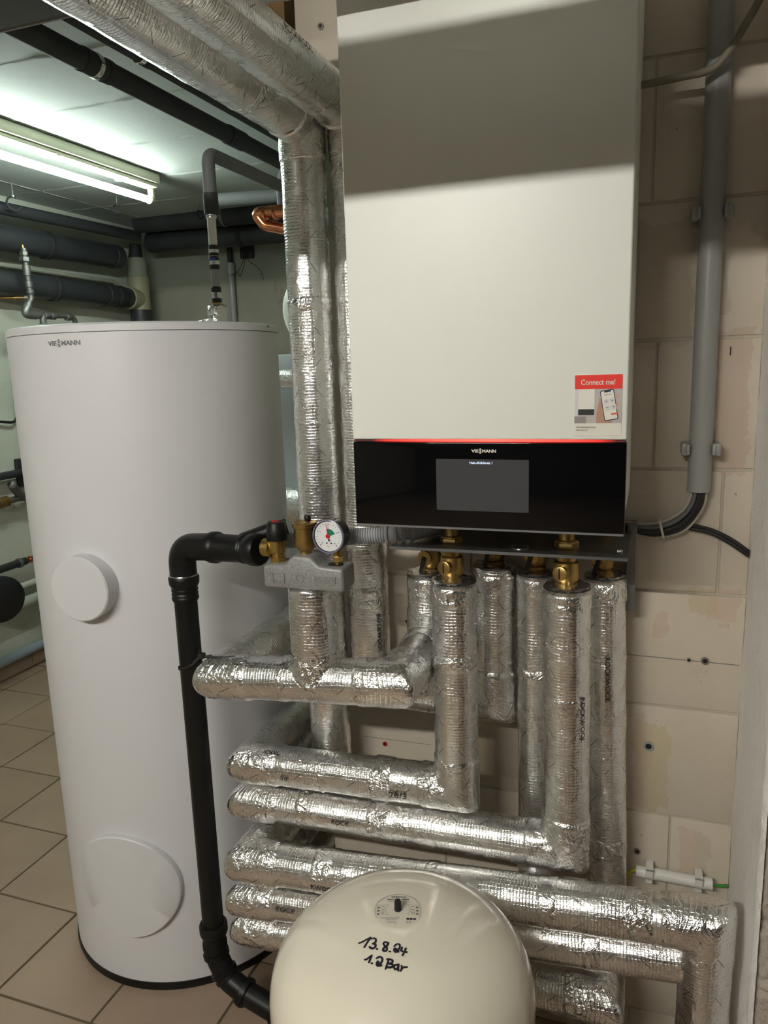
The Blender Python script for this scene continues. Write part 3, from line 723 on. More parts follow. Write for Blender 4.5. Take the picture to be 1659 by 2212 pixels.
# gauge
gd = Vector((-.06, -1, .03)).normalized(); gc = Vector((-.520, .032, 1.248))
ga = lathe('gauge', [(0, -.036), (.026, -.036), (.0295, -.032), (.0310, -.004), (.0310, 0), (.0290, .001), (.0285, -.002), (0, -.002)], 'black', sg, gc, gd, 40)
gm = axis_mtx(gc, gd, (1, 0, 0))
gsx = 1 if (gm @ Vector((1, 0, 0))-gc).x > 0 else -1
gsy = 1 if (gm @ Vector((0, 1, 0))-gc).z > 0 else -1
def gf(x, y, off=0): return gm @ Vector((x*gsx, y*gsy, -.0014+off))
dial = emit('dial_white', (1, 1, 1, 1), 0.0); dial = simple('dial_white', lin(228, 229, 232), .35)
def disc(r, n=40, a0=0, a1=2*pi): return [(r*math.cos(a0+(a1-a0)*k/n), r*math.sin(a0+(a1-a0)*k/n)) for k in range(n+(0 if a1-a0 > 6.2 else 1))]
flat('dial', disc(.0283), gf, dial, ga)
lathe('bezel', [(.0315, -.004), (.0318, .0015), (.0300, .0022), (.0292, .0008)], simple('bezel_blue', lin(120, 122, 150), .25), ga, gc, gd, 44, caps=False)
for k in range(21):
    a = math.radians(225-270*k/20); r1 = .021 if k % 5 == 0 else .0228
    p, q = Vector((math.cos(a), math.sin(a))), Vector((-math.sin(a), math.cos(a)))*(.0004 if k % 5 else .0006)
    flat('tick', [tuple(p*r1-q), tuple(p*.025-q), tuple(p*.025+q), tuple(p*r1+q)], gf, 'ink', ga, .0003)
for k, s in enumerate('01234'):
    a = math.radians(225-270*k/4); text('lettering', s, .0055, lambda x, y, o=0: gf(x+.0178*math.cos(a), y+.0178*math.sin(a), .0004), 'ink', ga)
text('lettering', 'bar', .0035, lambda x, y, o=0: gf(x, y-.0185, .0004), 'ink', ga)
grn = simple('dial_green', lin(14, 120, 92), .5)
flat('green_zone', [(0, 0)]+disc(.0145, 16, math.radians(20), math.radians(100)), gf, grn, ga, .0005)
flat('needle', [(-.0008, -.003), (.0008, -.003), (-.0035, .0225), (-.0045, .0222)], gf, 'red', ga, .0012)
flat('red_hub', disc(.0042, 20), lambda x, y, o=0: gf(x-.001, y+.0005, .0016), 'red', ga)
flat('pointer_tail', [(.001, -.003), (.0045, -.0085), (-.001, -.0085)], gf, 'ink', ga, .0009)
for q in (-.0035, .0055): flat('screw', disc(.0016, 12), lambda x, y, o=0: gf(x+q, y-.0125, .0006), 'ink', ga)
lathe('stem', [(0, 1.189), (.010, 1.189), (.010, 1.192), (.0075, 1.193), (.0075, 1.222), (0, 1.222)], 'brass', ga, (-.510, .050, 0), (0, 0, 1), 20)
hexa('nut', (-.510, .050, 1.196), .0105, .012, 'brass', ga)
lathe('socket_hole', [(0, 1.1915), (.0145, 1.1915), (.0145, 1.1932), (0, 1.1932)], 'cap', ga, (-.513, .046, 0), (0, 0, 1), 24)

# ------------------------------------------------------------------ black waste pipe
bp = thing('waste_pipe', 'black plastic overflow pipe running down in front of the tank', 'pipe', (-.893, .107, .0))
X0, Y0 = -.893, .107
tube('upper_elbow', fillet([(X0, Y0, 1.115), (X0, Y0, 1.192), (X0+.085, Y0-.018, 1.200)], .045, 10), .0285, 'black', bp, 28)
lathe('socket', [(0, 1.075), (.0265, 1.075), (.0285, 1.079), (.0285, 1.083), (.0270, 1.086), (.0285, 1.090), (.0270, 1.094), (.0285, 1.099), (.0272, 1.103), (.0290, 1.108), (.0315, 1.112), (.0325, 1.126), (.0305, 1.130), (0, 1.130)], 'black', bp, (X0, Y0, 0), (0, 0, 1), 32)
lathe('steel_ring', [(.0300, 1.130), (.0305, 1.1315), (.0300, 1.133)], 'chrome', bp, (X0, Y0, 0), (0, 0, 1), 32)
cyl('pipe', (X0, Y0, .285), (X0, Y0, 1.08), .0245, 'black', bp, 32)
hd = Vector((.245, -.061, .017)); ha = Vector((X0+.075, Y0-.016, 1.199)); hl = hd.length
lathe('coupling', [(0, 0), (.0290, 0), (.0290, .012), (.0325, .016), (.0325, .028), (.0300, .032), (.0280, .036), (.0275, .105), (.0290, .107), (.0275, .110), (.0290, .113), (.0275, .116), (.0295, .120), (.0320, .126), (.0325, .142), (.0295, .148), (.0230, .149), (0, .149)], 'black', bp, ha, hd, 32)
tube('branch', [ha+hd*.35+Vector((0, .02, .012)), ha+hd*.6+Vector((0, .035, .03)), ha+hd*.72+Vector((0, .06, .035))], .016, 'black', bp, 20)
lathe('lower_socket', [(0, .225), (.0285, .225), (.0285, .24), (.0265, .243), (.0265, .257), (.0300, .261), (.0325, .267), (.0325, .285), (.0300, .290), (0, .290)], 'black', bp, (X0, Y0, 0), (0, 0, 1), 32)
dpath = fillet([(X0, Y0, .25), (X0+.003, Y0-.002, .205), (X0+.031, Y0-.007, .155), (X0+.08, Y0-.012, .133), (X0+.17, Y0-.022, .115), (X0+.30, Y0-.027, .11)], .05, 10)
tube('lower_bend', dpath, .0262, 'black', bp, 28)
for (u, r) in ((.10, .030), (.28, .0305), (.36, .029), (.55, .0310), (.66, .0325), (.72, .0300), (.76, .0300)):
    i = int(u*(len(dpath)-1)); d_ = (dpath[i+1]-dpath[i-1]).normalized()
    lathe('ring', [(.0255, -.007), (r, -.005), (r, .005), (.0255, .007)], 'black', bp, dpath[i], d_, 28)
i = int(.62*(len(dpath)-1)); d_ = (dpath[i+1]-dpath[i-1]).normalized(); c_ = dpath[i]
V = []; F = []
e, f_ = ring_frame(d_)
for k in range(9):
    an = -2.0+.9*k/8
    for s in (-.006, .006): V.append(c_+d_*s+(e*math.cos(an)+f_*math.sin(an))*.0272)
for k in range(8): F.append((2*k, 2*k+1, 2*k+3, 2*k+2))
pyd('paper_label', V, F, 'paper', bp)
# cable tie holding the waste pipe to the thick foil pipe
P_ = [(-.919, .107, .924), (-.912, .086, .926), (-.893, .0795, .931), (-.868, .072, .944), (-.840, .050, .966), (-.812, .032, .9845), (-.78, .045, .9805), (-.745, .062, .9795), (-.74, .10, .97), (-.80, .125, .955), (-.87, .137, .938), (-.908, .128, .927), (-.919, .107, .924)]
ct = thing('cable_tie', 'black cable tie strapping the waste pipe to the thick foil pipe', 'cable tie', (-.84, .05, .96))
Q = spline(P_, 8); V = []; F = []
for i, p in enumerate(Q): V += [p+Vector((0, 0, -.003)), p+Vector((0, 0, .003)), p+Vector((.001, -.0015, .003)), p+Vector((.001, -.0015, -.003))]
for i in range(len(Q)-1):
    for k in range(4): F.append((i*4+k, i*4+(k+1) % 4, i*4+4+(k+1) % 4, i*4+4+k))
pyd('strap', V, F, 'cap', ct); box('head', -.819, -.806, .026, .037, .981, .992, 'cap', ct, .001, 1); 
tube('tail', [(-.813, .030, .990), (-.815, .028, 1.000)], .002, 'cap', ct, 8)

# ------------------------------------------------------------------ hot water tank
TX, TY, TR = -1.199, .475, .33
tk = thing('hot_water_tank', 'tall white cylindrical hot water tank on the tiled floor', 'tank', (TX, TY, 0))
lathe('jacket', [(0, .022), (TR, .022), (TR, 1.6440), (TR-.003, 1.6445), (0, 1.6445)], 'tankwhite', tk, (TX, TY, 0), (0, 0, 1), 128)
lathe('lid', [(TR-.002, 1.6455), (TR+.0012, 1.6455), (TR+.0012, 1.660), (TR-.003, 1.6635), (TR-.012, 1.6645), (0, 1.6645)], 'tankwhite', tk, (TX, TY, 0), (0, 0, 1), 128)
lathe('base_ring', [(0, .0005), (TR+.002, .0005), (TR+.004, .008), (TR+.003, .022), (0, .022)], 'black', tk, (TX, TY, 0), (0, 0, 1), 128)
def on_tank(a0, z0):
    def fn(x, y, off=0):
        a = a0+x/TR; return Vector((TX+math.cos(a)*(TR+.0008+off), TY+math.sin(a)*(TR+.0008+off), z0+y))
    return fn
logo(tk, on_tank(math.radians(-87.1), 1.6232), .0138, simple('tank_logo', lin(120, 120, 122), .5))
def cover(name, ang, z, r, depth):
    a = math.radians(ang); d = Vector((math.cos(a), math.sin(a), 0)); mt = axis_mtx(Vector((TX, TY, z)), d, (0, 0, 1)); n = 72; V = []; F = []
    R0 = math.sqrt(max(0, TR*TR-0))
    top = TR+depth
    rings = [(r*1.0, None), (r, top-.003), (r-.003, top), (r*.5, top), (0.0001, top)]
    for rr, h in rings:
        for k in range(n):
            q = 2*pi*k/n; x_, y_ = rr*math.cos(q), rr*math.sin(q)
            hh = math.sqrt(max(0, TR*TR-y_*y_))-.004 if h is None else h
            if h is not None and depth < .02: hh = math.sqrt(max(0, TR*TR-y_*y_))+(h-TR)
            V.append(mt @ Vector((x_, y_, hh)))
    for i in range(len(rings)-1):
        for k in range(n): F.append((i*n+k, i*n+(k+1) % n, (i+1)*n+(k+1) % n, (i+1)*n+k))
    o = pyd(name, V, F, 'tankwhite', tk); o.data.set_sharp_from_angle(angle=math.radians(40))
    bm = bmesh.new(); bm.from_mesh(o.data); bmesh.ops.recalc_face_normals(bm, faces=bm.faces[:]); bm.to_mesh(o.data); bm.free()
cover('flange_cover', -87, 1.076, .0765, .034)
cover('flange_cover', -84, .300, .140, .016)
lathe('lid_screw', [(0, 0), (.003, 0), (.003, .002), (0, .002)], 'cap', tk, (TX+(TR)*math.cos(.10), TY+TR*math.sin(.10), 1.657), (math.cos(.1), math.sin(.1), 0), 10)
# outlet pipe on the tank top
hw = thing('tank_outlet_pipe', 'hot water pipe with press fittings rising from the tank top', 'pipe', (-1.036, .55, 1.664))
hx, hy = -1.034, .55
sleeve('foil_collar', (hx, hy, 1.662), (hx, hy, 1.712), .024, hw, 'tape', .003, 32, .006, 3, 2, False, True)
sleeve('foil_collar', (hx-.07, hy+.01, 1.668), (hx-.01, hy, 1.672), .014, hw, 'tape', .003, 24, .006, 5, 2, True, False)
hexa('brass_nut', (hx, hy, 1.708), .0135, .018, 'brass', hw)
hz = [(1.726, 1.764, .0105, 'cap'), (1.735, 1.752, .0110, 'chrome'), (1.764, 1.808, .0085, 'pvc'), (1.808, 1.866, .0105, 'cap'), (1.818, 1.830, .0110, 'chrome'), (1.847, 1.857, .0110, 'chrome'), (1.838, 1.841, .0110, 'brass'), (1.866, 1.932, .0090, 'paper'), (1.930, 1.952, .0110, 'chrome'), (1.952, 1.975, .0085, 'copper')]
blue = simple('blue_print', lin(40, 80, 150), .4)
for (a, b, r, mt) in hz: cyl('fitting', (hx+.004*(a-1.7), hy, a), (hx+.004*(b-1.7), hy, b), r*1.22, mt, hw, 24)
cyl('blue_band', (hx, hy, 1.828), (hx, hy, 1.836), .0132, blue, hw, 24)
for q in (1.936, 1.941, 1.946): lathe('press_ring', [(.0130, q-.001), (.0146, q), (.0130, q+.001)], 'chrome', hw, (hx+.001, hy, 0), (0, 0, 1), 24)
tube('insulation', fillet([(hx+.003, hy, 1.948), (hx+.003, hy, 2.085), (hx+.003, 1.30, 2.085)], .03, 10), .0165, 'greyins', hw, 24)
lathe('insulation_split', [(.0165, 1.940), (.0185, 1.940), (.0185, 1.99), (.0165, 1.99)], 'darkpipe', hw, (hx+.003, hy, 0), (0, 0, 1), 24)

# ------------------------------------------------------------------ expansion vessel
VX, VY, VR, VZ, VH, VN = -.328, -.18, .22, .527, .145, 2.311
def dz(x, y):
    r = min(.999*VR, math.hypot(x, y)); return VZ+VH*(1-(r/VR)**VN)**(1/VN)
ev = thing('expansion_vessel', 'cream enamelled expansion vessel with handwritten date on its dome', 'vessel', (VX, VY, 0))
prof = [(0, .07), (.12, .085), (.19, .12), (VR, .19), (VR, VZ-.05)]
for k in range(0, 25):
    a = (k/24)*pi/2; prof.append((VR*max(0, math.cos(a))**(2/VN), VZ+VH*math.sin(a)**(2/VN)))
prof[-1] = (0, VZ+VH)
lathe('shell', prof, 'vessel', ev, (VX, VY, 0), (0, 0, 1), 96, True, None)
for k in range(3):
    a = math.radians(90+120*k); cx, cy = VX+math.cos(a)*.17, VY+math.sin(a)*.17
    box('leg', cx-.015, cx+.015, cy-.003, cy+.003, .0005, .17, 'vessel', ev, .001, 1)
def on_dome(x, y, off=0): return Vector((VX+x, VY+y, dz(x, y)+.0007+off))
LC, LA = (-.0045, .0035), math.radians(17)
def lab(x, y, off=0):
    c, s = math.cos(LA), math.sin(LA); return on_dome(LC[0]+c*x-s*y, LC[1]+s*x+c*y, off)
LR = .0395; lab_m = simple('vessel_label', lin(222, 216, 200), .35)
V = [lab(0, 0)]; F = []
for r in range(1, 7):
    for k in range(48): V.append(lab(LR*r/6*math.cos(2*pi*k/48), LR*r/6*math.sin(2*pi*k/48)))
for k in range(48): F.append((0, 1+k, 1+(k+1) % 48))
for r in range(5):
    for k in range(48): F.append((1+r*48+k, 1+(r+1)*48+k, 1+(r+1)*48+(k+1) % 48, 1+r*48+(k+1) % 48))
lo = pyd('label', V, F, lab_m, ev)
def stroke(P, wd, fn, parent, mat='ink', name='lettering'):
    Q = [Vector((p[0], p[1], 0)) for p in P]
    V = []; F = []
    for i, p in enumerate(Q):
        t_ = (Q[min(i+1, len(Q)-1)]-Q[max(i-1, 0)]).normalized(); n_ = Vector((-t_.y, t_.x, 0))*wd/2
        V += [fn(p.x+n_.x, p.y+n_.y, .0005), fn(p.x-n_.x, p.y-n_.y, .0005)]
    for i in range(len(Q)-1): F.append((2*i, 2*i+1, 2*i+3, 2*i+2))
    return pyd(name, V, F, mat, parent, False)
stroke(disc(LR*.985, 40, math.radians(35), math.radians(150)), .0006, lab, lo)
stroke(disc(LR*.96, 20, math.radians(150), math.radians(205)), .0004, lab, lo, 'greyink'); stroke(disc(LR*.96, 20, math.radians(-25), math.radians(35)), .0004, lab, lo, 'greyink')
for sx in (-1, 1):
    for k in range(4): stroke([(sx*.038*(.9 if k in (0, 3) else 1), .012-.0075*k), (sx*(.0155 if k in (0, 3) else .020), .012-.0075*k)], .0004, lab, lo, 'greyink')
    stroke([(sx*(.0155 if k in (0, 4) else .020), .012-.0056*k) for k in range(5)], .0004, lab, lo, 'greyink')
    for k in range(3):
        stroke([(sx*.034, .0065-.0075*k), (sx*.030, .0065-.0075*k)], .0035, lab, lo, 'greyink'); stroke([(sx*.028, .0082-.0075*k), (sx*.022, .0082-.0075*k)], .0013, lab, lo, 'greyink')
def ll(dx, dy): return lambda x, y, o=0: lab(x+dx, y+dy, .0006)
logo(lo, ll(-.001, .0315), .0042, 'ink')
text('lettering', 'Vitoset H100   7838005', .0038, ll(0, .0255), 'ink', lo, .0001)
text('lettering', '1014500  A4332730172', .0030, ll(-.001, .0208), 'greyink', lo)
text('lettering', '2023.09.04', .0033, ll(-.010, -.0275), 'greyink', lo); text('lettering', 'Reflex N 100', .0033, ll(-.010, -.0225), 'greyink', lo)
text('lettering', 'CE', .0055, ll(.018, -.0275), 'ink', lo, 0, 1.3); text('lettering', 'UK', .003, ll(-.003, -.0305), 'greyink', lo)
for k in range(3): stroke([(.0145+.0055*k, -.0205), (.019+.0055*k, -.0205)], .004, lab, lo)
stroke([(-.030, -.0165), (.004, -.0178)], .0006, lab, lo, 'greyink'); stroke([(-.026, -.019), (.002, -.0195)], .0006, lab, lo, 'greyink')
lathe('valve_cap', [(0, 0), (.0062, 0), (.0062, .004), (.0056, .005), (.0056, .0145), (.0045, .0175), (0, .018)], 'cap', ev, on_dome(-.0045, .0045), (0, 0, 1), 20)
HW = [[[-0.0429, -0.0757], [-0.0401, -0.0743], [-0.028, -0.0624], [-0.0319, -0.081]], [[-0.0258, -0.0646], [-0.0218, -0.0627], [-0.018, -0.0655], [-0.0181, -0.0703], [-0.0205, -0.0727], [-0.0172, -0.0729], [-0.0147, -0.0759], [-0.0161, -0.0797], [-0.0198, -0.0811], [-0.0235, -0.0798]], [[-0.0114, -0.08], [-0.0102, -0.0801]], [[0.0026, -0.0661], [-0.0023, -0.0652], [-0.0044, -0.0684], [-0.0014, -0.0718], [0.0032, -0.0745], [0.0042, -0.0787], [0.0017, -0.0808], [-0.0014, -0.0798], [-0.0009, -0.0757], [0.0019, -0.072], [0.0031, -0.0674], [0.0022, -0.0662]], [[0.0091, -0.0792], [0.0105, -0.079]], [[0.0136, -0.0686], [0.0158, -0.0643], [0.0196, -0.0632], [0.0219, -0.0662], [0.0219, -0.0716], [0.0199, -0.0768], [0.0168, -0.077], [0.015, -0.0743], [0.0166, -0.0723], [0.0201, -0.0746], [0.0226, -0.0767]], [[0.0258, -0.0669], [0.0259, -0.0728], [0.0296, -0.0732], [0.0352, -0.0722]], [[0.0316, -0.0666], [0.0313, -0.0742], [0.0303, -0.0796]], [[-0.0238, -0.1003], [-0.0213, -0.0995], [-0.0154, -0.0918], [-0.0159, -0.1032]], [[-0.0114, -0.1034], [-0.0102, -0.1035]], [[-0.0063, -0.0944], [-0.0033, -0.0914], [0.001, -0.0919], [0.0031, -0.0954], [0.0023, -0.1008], [0.0006, -0.1048], [-0.0021, -0.105], [-0.0035, -0.1024], [-0.0027, -0.0994], [0.0008, -0.103], [0.0044, -0.1043]], [[0.0121, -0.0911], [0.0124, -0.0974], [0.0124, -0.1065]], [[0.0096, -0.092], [0.0147, -0.091], [0.0186, -0.092], [0.0185, -0.0957], [0.0148, -0.098], [0.0196, -0.0977], [0.0216, -0.0997], [0.0194, -0.1024], [0.0146, -0.1039]], [[0.0279, -0.0956], [0.0244, -0.0972], [0.0237, -0.1005], [0.0254, -0.1029], [0.0283, -0.1025], [0.0295, -0.0978], [0.0291, -0.0952], [0.0298, -0.1001], [0.032, -0.1042]], [[0.0341, -0.0955], [0.0354, -0.0984], [0.0351, -0.1028]], [[0.0353, -0.0993], [0.0378, -0.0963], [0.0426, -0.0946]]]
for s in HW:
    sharp = len(s) <= 4
    Q = [Vector((p[0], p[1], 0)) for p in s]
    Q = Q if sharp else spline(Q, 5)
    V = []
    # marker stroke: flat ribbon plus round ends, laid on the dome
    for i in range(len(Q)-1):
        stroke_pts = [Q[i], Q[i+1]]
    wd = .0030
    VV = []; FF = []
    for i in range(len(Q)):
        b0 = len(VV)
        for k in range(10):
            a = 2*pi*k/10; VV.append(on_dome(Q[i].x+wd/2*math.cos(a), Q[i].y+wd/2*math.sin(a), .0003+.00002*i))
        FF.append(tuple(range(b0, b0+10)))
    for i in range(len(Q)-1):
        t_ = (Q[i+1]-Q[i]).normalized(); n_ = Vector((-t_.y, t_.x, 0))*wd/2; b0 = len(VV); ns = 4
        for k in range(ns+1):
            p = Q[i].lerp(Q[i+1], k/ns); VV += [on_dome(p.x+n_.x, p.y+n_.y, .0003), on_dome(p.x-n_.x, p.y-n_.y, .0003)]
        for k in range(ns): FF.append((b0+2*k, b0+2*k+1, b0+2*k+3, b0+2*k+2))
    pyd('handwriting', VV, FF, 'ink', ev, False)

# ------------------------------------------------------------------ conduit, cables, small things on the block wall
cd = thing('conduit', 'vertical grey plastic cable conduit on the block wall', 'conduit', (.123, .338, 1.298))
lathe('tube', [(.0195, 1.299), (.0195, 1.298), (.0212, 1.298), (.0212, ZC-.002), (.0195, ZC-.002), (.0195, 1.299)], 'pvc', cd, (.123, .338, 0), (0, 0, 1), 36, caps=False)
for z in (1.8026, 1.380):
    for s in (-1, 1):
        box('clip', .123+s*.0285-.0065, .123+s*.0285+.0065, .318, WY-.002, z-.012, z+.012, 'pvc', cd, .004, 2)
        box('clip', .123+s*.0225-.003, .123+s*.0225+.003, .313, .345, z-.010, z+.010, 'pvc', cd, .0015, 2)
def cable(label, pts, r, mat, group=None, name='cable'):
    o = tube(name, spline(pts, 12), r, mat, None, 12); return tag(o, label, 'cable', group)
gB = 'cables leaving the conduit'
for k, (dx, dy, r, mat, lb_) in enumerate([(-.014, .0, .0042, 'cable_w', 'cream cable on the inside of the bend below the conduit'), (-.007, -.007, .0048, 'cable_g', 'grey cable in the bundle bending below the conduit'), (.002, -.009, .0055, 'cap', 'thick black cable in the bundle below the conduit'), (.009, -.004, .005, 'cap', 'second black cable in the bundle below the conduit'), (.015, .002, .0045, 'cable_w', 'cream cable on the outside of the bend below the conduit')]):
    cable(lb_, [(.123+dx*.7, .336+dy*.6, 1.36), (.123+dx*.8, .336+dy*.8, 1.30), (.115+dx, .338+dy, 1.265), (.088+dx*.8, .341+dy, 1.232-dx*.8), (.05, .343+dy, 1.218-dx*.9), (.01, .342+dy, 1.220-dx*.6), (-.05, .340+dy, 1.232-dx*.5)], r, mat, gB)
tie = lathe('cable_tie', [(.019, -.0022), (.0205, -.0022), (.0205, .0022), (.019, .0022)], 'tie', None, (.060, .339, 1.2205), (.9, 0, .22), 20, caps=False); tag(tie, 'pale cable tie round the cable bundle beside the boiler', 'cable tie')
cable('black cable running from the bundle into the pier corner', [(.09, .351, 1.233), (.112, .353, 1.228), (.15, .355, 1.219), (.185, .353, 1.203), (.218, .351, 1.180)], .0042, 'cap', 'twin black cables')
cable('lower of two black cables running into the pier corner', [(.085, .353, 1.226), (.110, .352, 1.222), (.15, .351, 1.214), (.185, .350, 1.196), (.218, .350, 1.173)], .0042, 'cap', 'twin black cables')
cable('pale sheathed cable looping from the boiler top across the conduit', [(-.02, .30, 2.018), (.004, .300, 2.020), (.06, .297, 2.0225), (.105, .292, 2.025), (.13, .290, 2.043), (.155, .292, 2.082), (.185, .30, 2.145), (.205, .30, 2.26)], .0065, 'cable_d')
sm = thing('conduit', 'short white conduit piece with two clips low on the wall', 'conduit', (.11, .345, .46))
cyl('tube', (.034, .343, .4585), (.188, .343, .4585), .0125, 'pvcw', sm, 28)
for x_ in (.062, .160):
    box('clip', x_-.008, x_+.008, .326, WY-.002, .4735, .4765, 'pvcw', sm, .001, 1); box('clip', x_-.008, x_+.008, .326, .329, .459, .4765, 'pvcw', sm, .001, 1); box('clip', x_-.007, x_+.007, .332, WY-.002, .441, .4435, 'pvcw', sm, .001, 1)
gw = simple('earth_wire_green', lin(60, 130, 40), .45); yw = simple('earth_wire_yellow', lin(190, 180, 40), .45)
cable('green earth wire leaving the short white conduit at the right', [(.17, .343, .4585), (.19, .343, .458), (.205, .344, .458), (.2165, .348, .459)], .0032, gw)
cable('yellow earth wire curling from the short white conduit at the left', [(.05, .343, .4585), (.033, .343, .4585), (.022, .343, .452), (.014, .343, .435), (.012, .343, .41)], .0032, yw)
def plug(label, x, z, r, mat, big=0):
    t = thing('wall_plug', label, 'wall plug', (x, WY, z))
    lathe('hole', [(0, 0), (r*.6, 0), (r*.6, .0014), (0, .0014)], 'cap', t, (x, WY-.001, z), (0, -1, 0), 16)
    lathe('sleeve', [(r*.62, 0), (r, 0), (r, .0022), (r*.62, .0022), (r*.62, 0)], mat, t, (x, WY-.001, z), (0, -1, 0), 20, caps=False)
plug('grey plastic wall plug right of the vertical foil pipes', .0507, .7437, .0105, 'pvc')
plug('dark drill hole in the wall, left of a pair', .1217, .9448, .006, 'mortar')
plug('dark drill hole in the wall with chipped rim, right of a pair', .1521, .946, .008, 'cable_d')
plug('dark drill hole low on the wall above the short white conduit', .0351, .4915, .0075, 'cable_d')
plug('red wall plug between the horizontal foil pipes', -.5449, .6614, .0055, 'red')
plug('small drill hole in the wall beside the foil riser', -.4804, .9751, .005, 'cable_d')
plug('dark drill hole high on the concrete above the ceiling pipes', -.6322, 2.2381, .007, 'conc')

# ------------------------------------------------------------------ background: ceiling pipes, drains
def ins_pipe(label, pts, r, mat='darkpipe', joints=(), rb=.05, name='insulated_pipe', cat='pipe', group=None):
    P = fillet(pts, rb, 8); t = thing(name, label, cat, P[0], group); tube('jacket', P, r, mat, t, 24)
    a, b = Vector(pts[0]), Vector(pts[1])
    for (u, w_, rr, mt) in joints:
        q = a.lerp(b, u); d = (b-a).normalized()
        lathe('sleeve', [(r*.8, -w_), (rr-.002, -w_), (rr, -w_+.002), (rr, w_-.002), (rr-.002, w_), (r*.8, w_)], mt, t, q, d, 24)
    return t
ins_pipe('thick dark insulated pipe along the ceiling beside the foil pipes', [(-1.29, .12, 2.30), (-1.29, 2.77, 2.30)], .0265, 'darkpipe', ((.136, .008, .0300, 'chrome'), (.125, .02, .0290, 'rubber'), (.152, .012, .0290, 'rubber'), (.39, .05, .0300, 'darkpipe')))
ins_pipe('thinner dark insulated pipe along the ceiling nearest the foil pipes', [(-1.205, .12, 2.335), (-1.205, 2.77, 2.335)], .0195, 'darkpipe', ((.163, .008, .0225, 'chrome'), (.174, .012, .0215, 'rubber')))
ins_pipe('dark insulated elbow behind the foil riser', [(-1.115, 1.16, 2.06), (-1.115, 1.16, 2.19), (-.90, 1.30, 2.19)], .030, 'greyins', ((.25, .03, .034, 'darkpipe'),), .05)
cp = thing('copper_fitting', 'shiny copper elbow sticking out behind the foil riser', 'pipe', (-1.02, 1.05, 2.0))
tube('elbow', fillet([(-.92, 1.04, 2.036), (-1.172, 1.04, 2.038), (-1.145, 1.05, 2.000), (-1.06, 1.09, 1.982)], .018, 10), .0175, 'copper', cp, 24)
for x_ in (-1.10, -1.135): lathe('press_ring', [(.0165, -.006), (.0205, -.004), (.0205, .004), (.0165, .006)], 'copper', cp, (x_, 1.04, 2.029), (1, 0, 0), 24)
cyl('socket', (-1.10, 1.04, 2.033), (-1.05, 1.04, 2.032), .0185, 'copper', cp)
ins_pipe('light grey insulated pipe under the ceiling across the back', [(-1.86, 2.0, 2.316), (-1.335, 2.0, 2.297)], .029, 'greyins')
gC = 'dark drain pipes at the far ceiling'
ins_pipe('upper dark pipe along the far wall', [(-2.95, 2.86, 2.44), (-.8, 2.86, 2.40)], .055, 'darkpipe', ((.28, .01, .060, 'galv'), (.5, .01, .060, 'galv')), group=gC)
ins_pipe('lower dark pipe along the far wall', [(-2.95, 2.97, 2.345), (-.8, 2.97, 2.315)], .062, 'drain', ((.3, .015, .067, 'rubber'), (.55, .015, .067, 'rubber')), group=gC)
ins_pipe('topmost dark pipe along the left wall under the ceiling', [(-2.93, .3, 2.325), (-2.93, 2.82, 2.36)], .030, 'drain', ((.5, .02, .034, 'drain'),), group=gC)
ins_pipe('fat dark drain pipe along the left wall ending in the corner', [(-3.01, .3, 2.205), (-3.01, 2.72, 2.235)], .066, 'drain', ((.76, .018, .072, 'rubber'), (.98, .02, .069, 'drain')), group=gC)
ins_pipe('fat grey drain pipe on the left wall joining the cream branch', [(-3.02, .3, 2.03), (-3.02, 2.83, 2.005)], .060, 'drain', ((.74, .018, .068, 'rubber'), (.91, .03, .066, 'drain'), (.95, .035, .064, 'rubber')), group=gC)
ins_pipe('thin painted pipe between the two fat drains on the left wall', [(-3.08, .3, 2.125), (-3.08, 2.75, 2.10), (-3.08, 2.84, 2.06)], .012, 'farwall', ((.55, .02, .014, 'farwall'),))
stt = thing('drain_branch', 'cream plastic drain tee on the vertical stack in the corner', 'pipe', (-3.02, 2.90, 1.6))
cyl('stack', (-3.02, 2.91, .05), (-3.02, 2.91, 1.93), .060, 'drain', stt, 32); lathe('socket', [(0, 1.86), (.064, 1.86), (.066, 1.87), (.066, 1.935), (.062, 1.94), (0, 1.94)], 'drain', stt, (-3.02, 2.91, 0), (0, 0, 1), 32)
lathe('tee', [(0, 1.935), (.063, 1.935), (.063, 2.06), (.0655, 2.065), (.0655, 2.12), (.0655, 2.135), (.06, 2.14), (0, 2.14)], 'cream', stt, (-3.02, 2.91, 0), (0, 0, 1), 32)
lathe('tee_arm', [(0, 0), (.062, 0), (.066, .004), (.066, .03), (.062, .034), (.062, .09), (0, .09)], 'cream', stt, (-3.02, 2.79, 2.005), (0, 1, 0), 32)
lathe('upper_pipe', [(0, 2.13), (.060, 2.13), (.060, 2.235), (.052, 2.25), (0, 2.25)], 'farwall', stt, (-3.02, 2.91, 0), (0, 0, 1), 32)
tube('broken_stub', [(-3.02, 2.90, 2.22), (-3.02, 2.91, 2.33)], .042, 'rubber', stt, 20, [.048, .034])
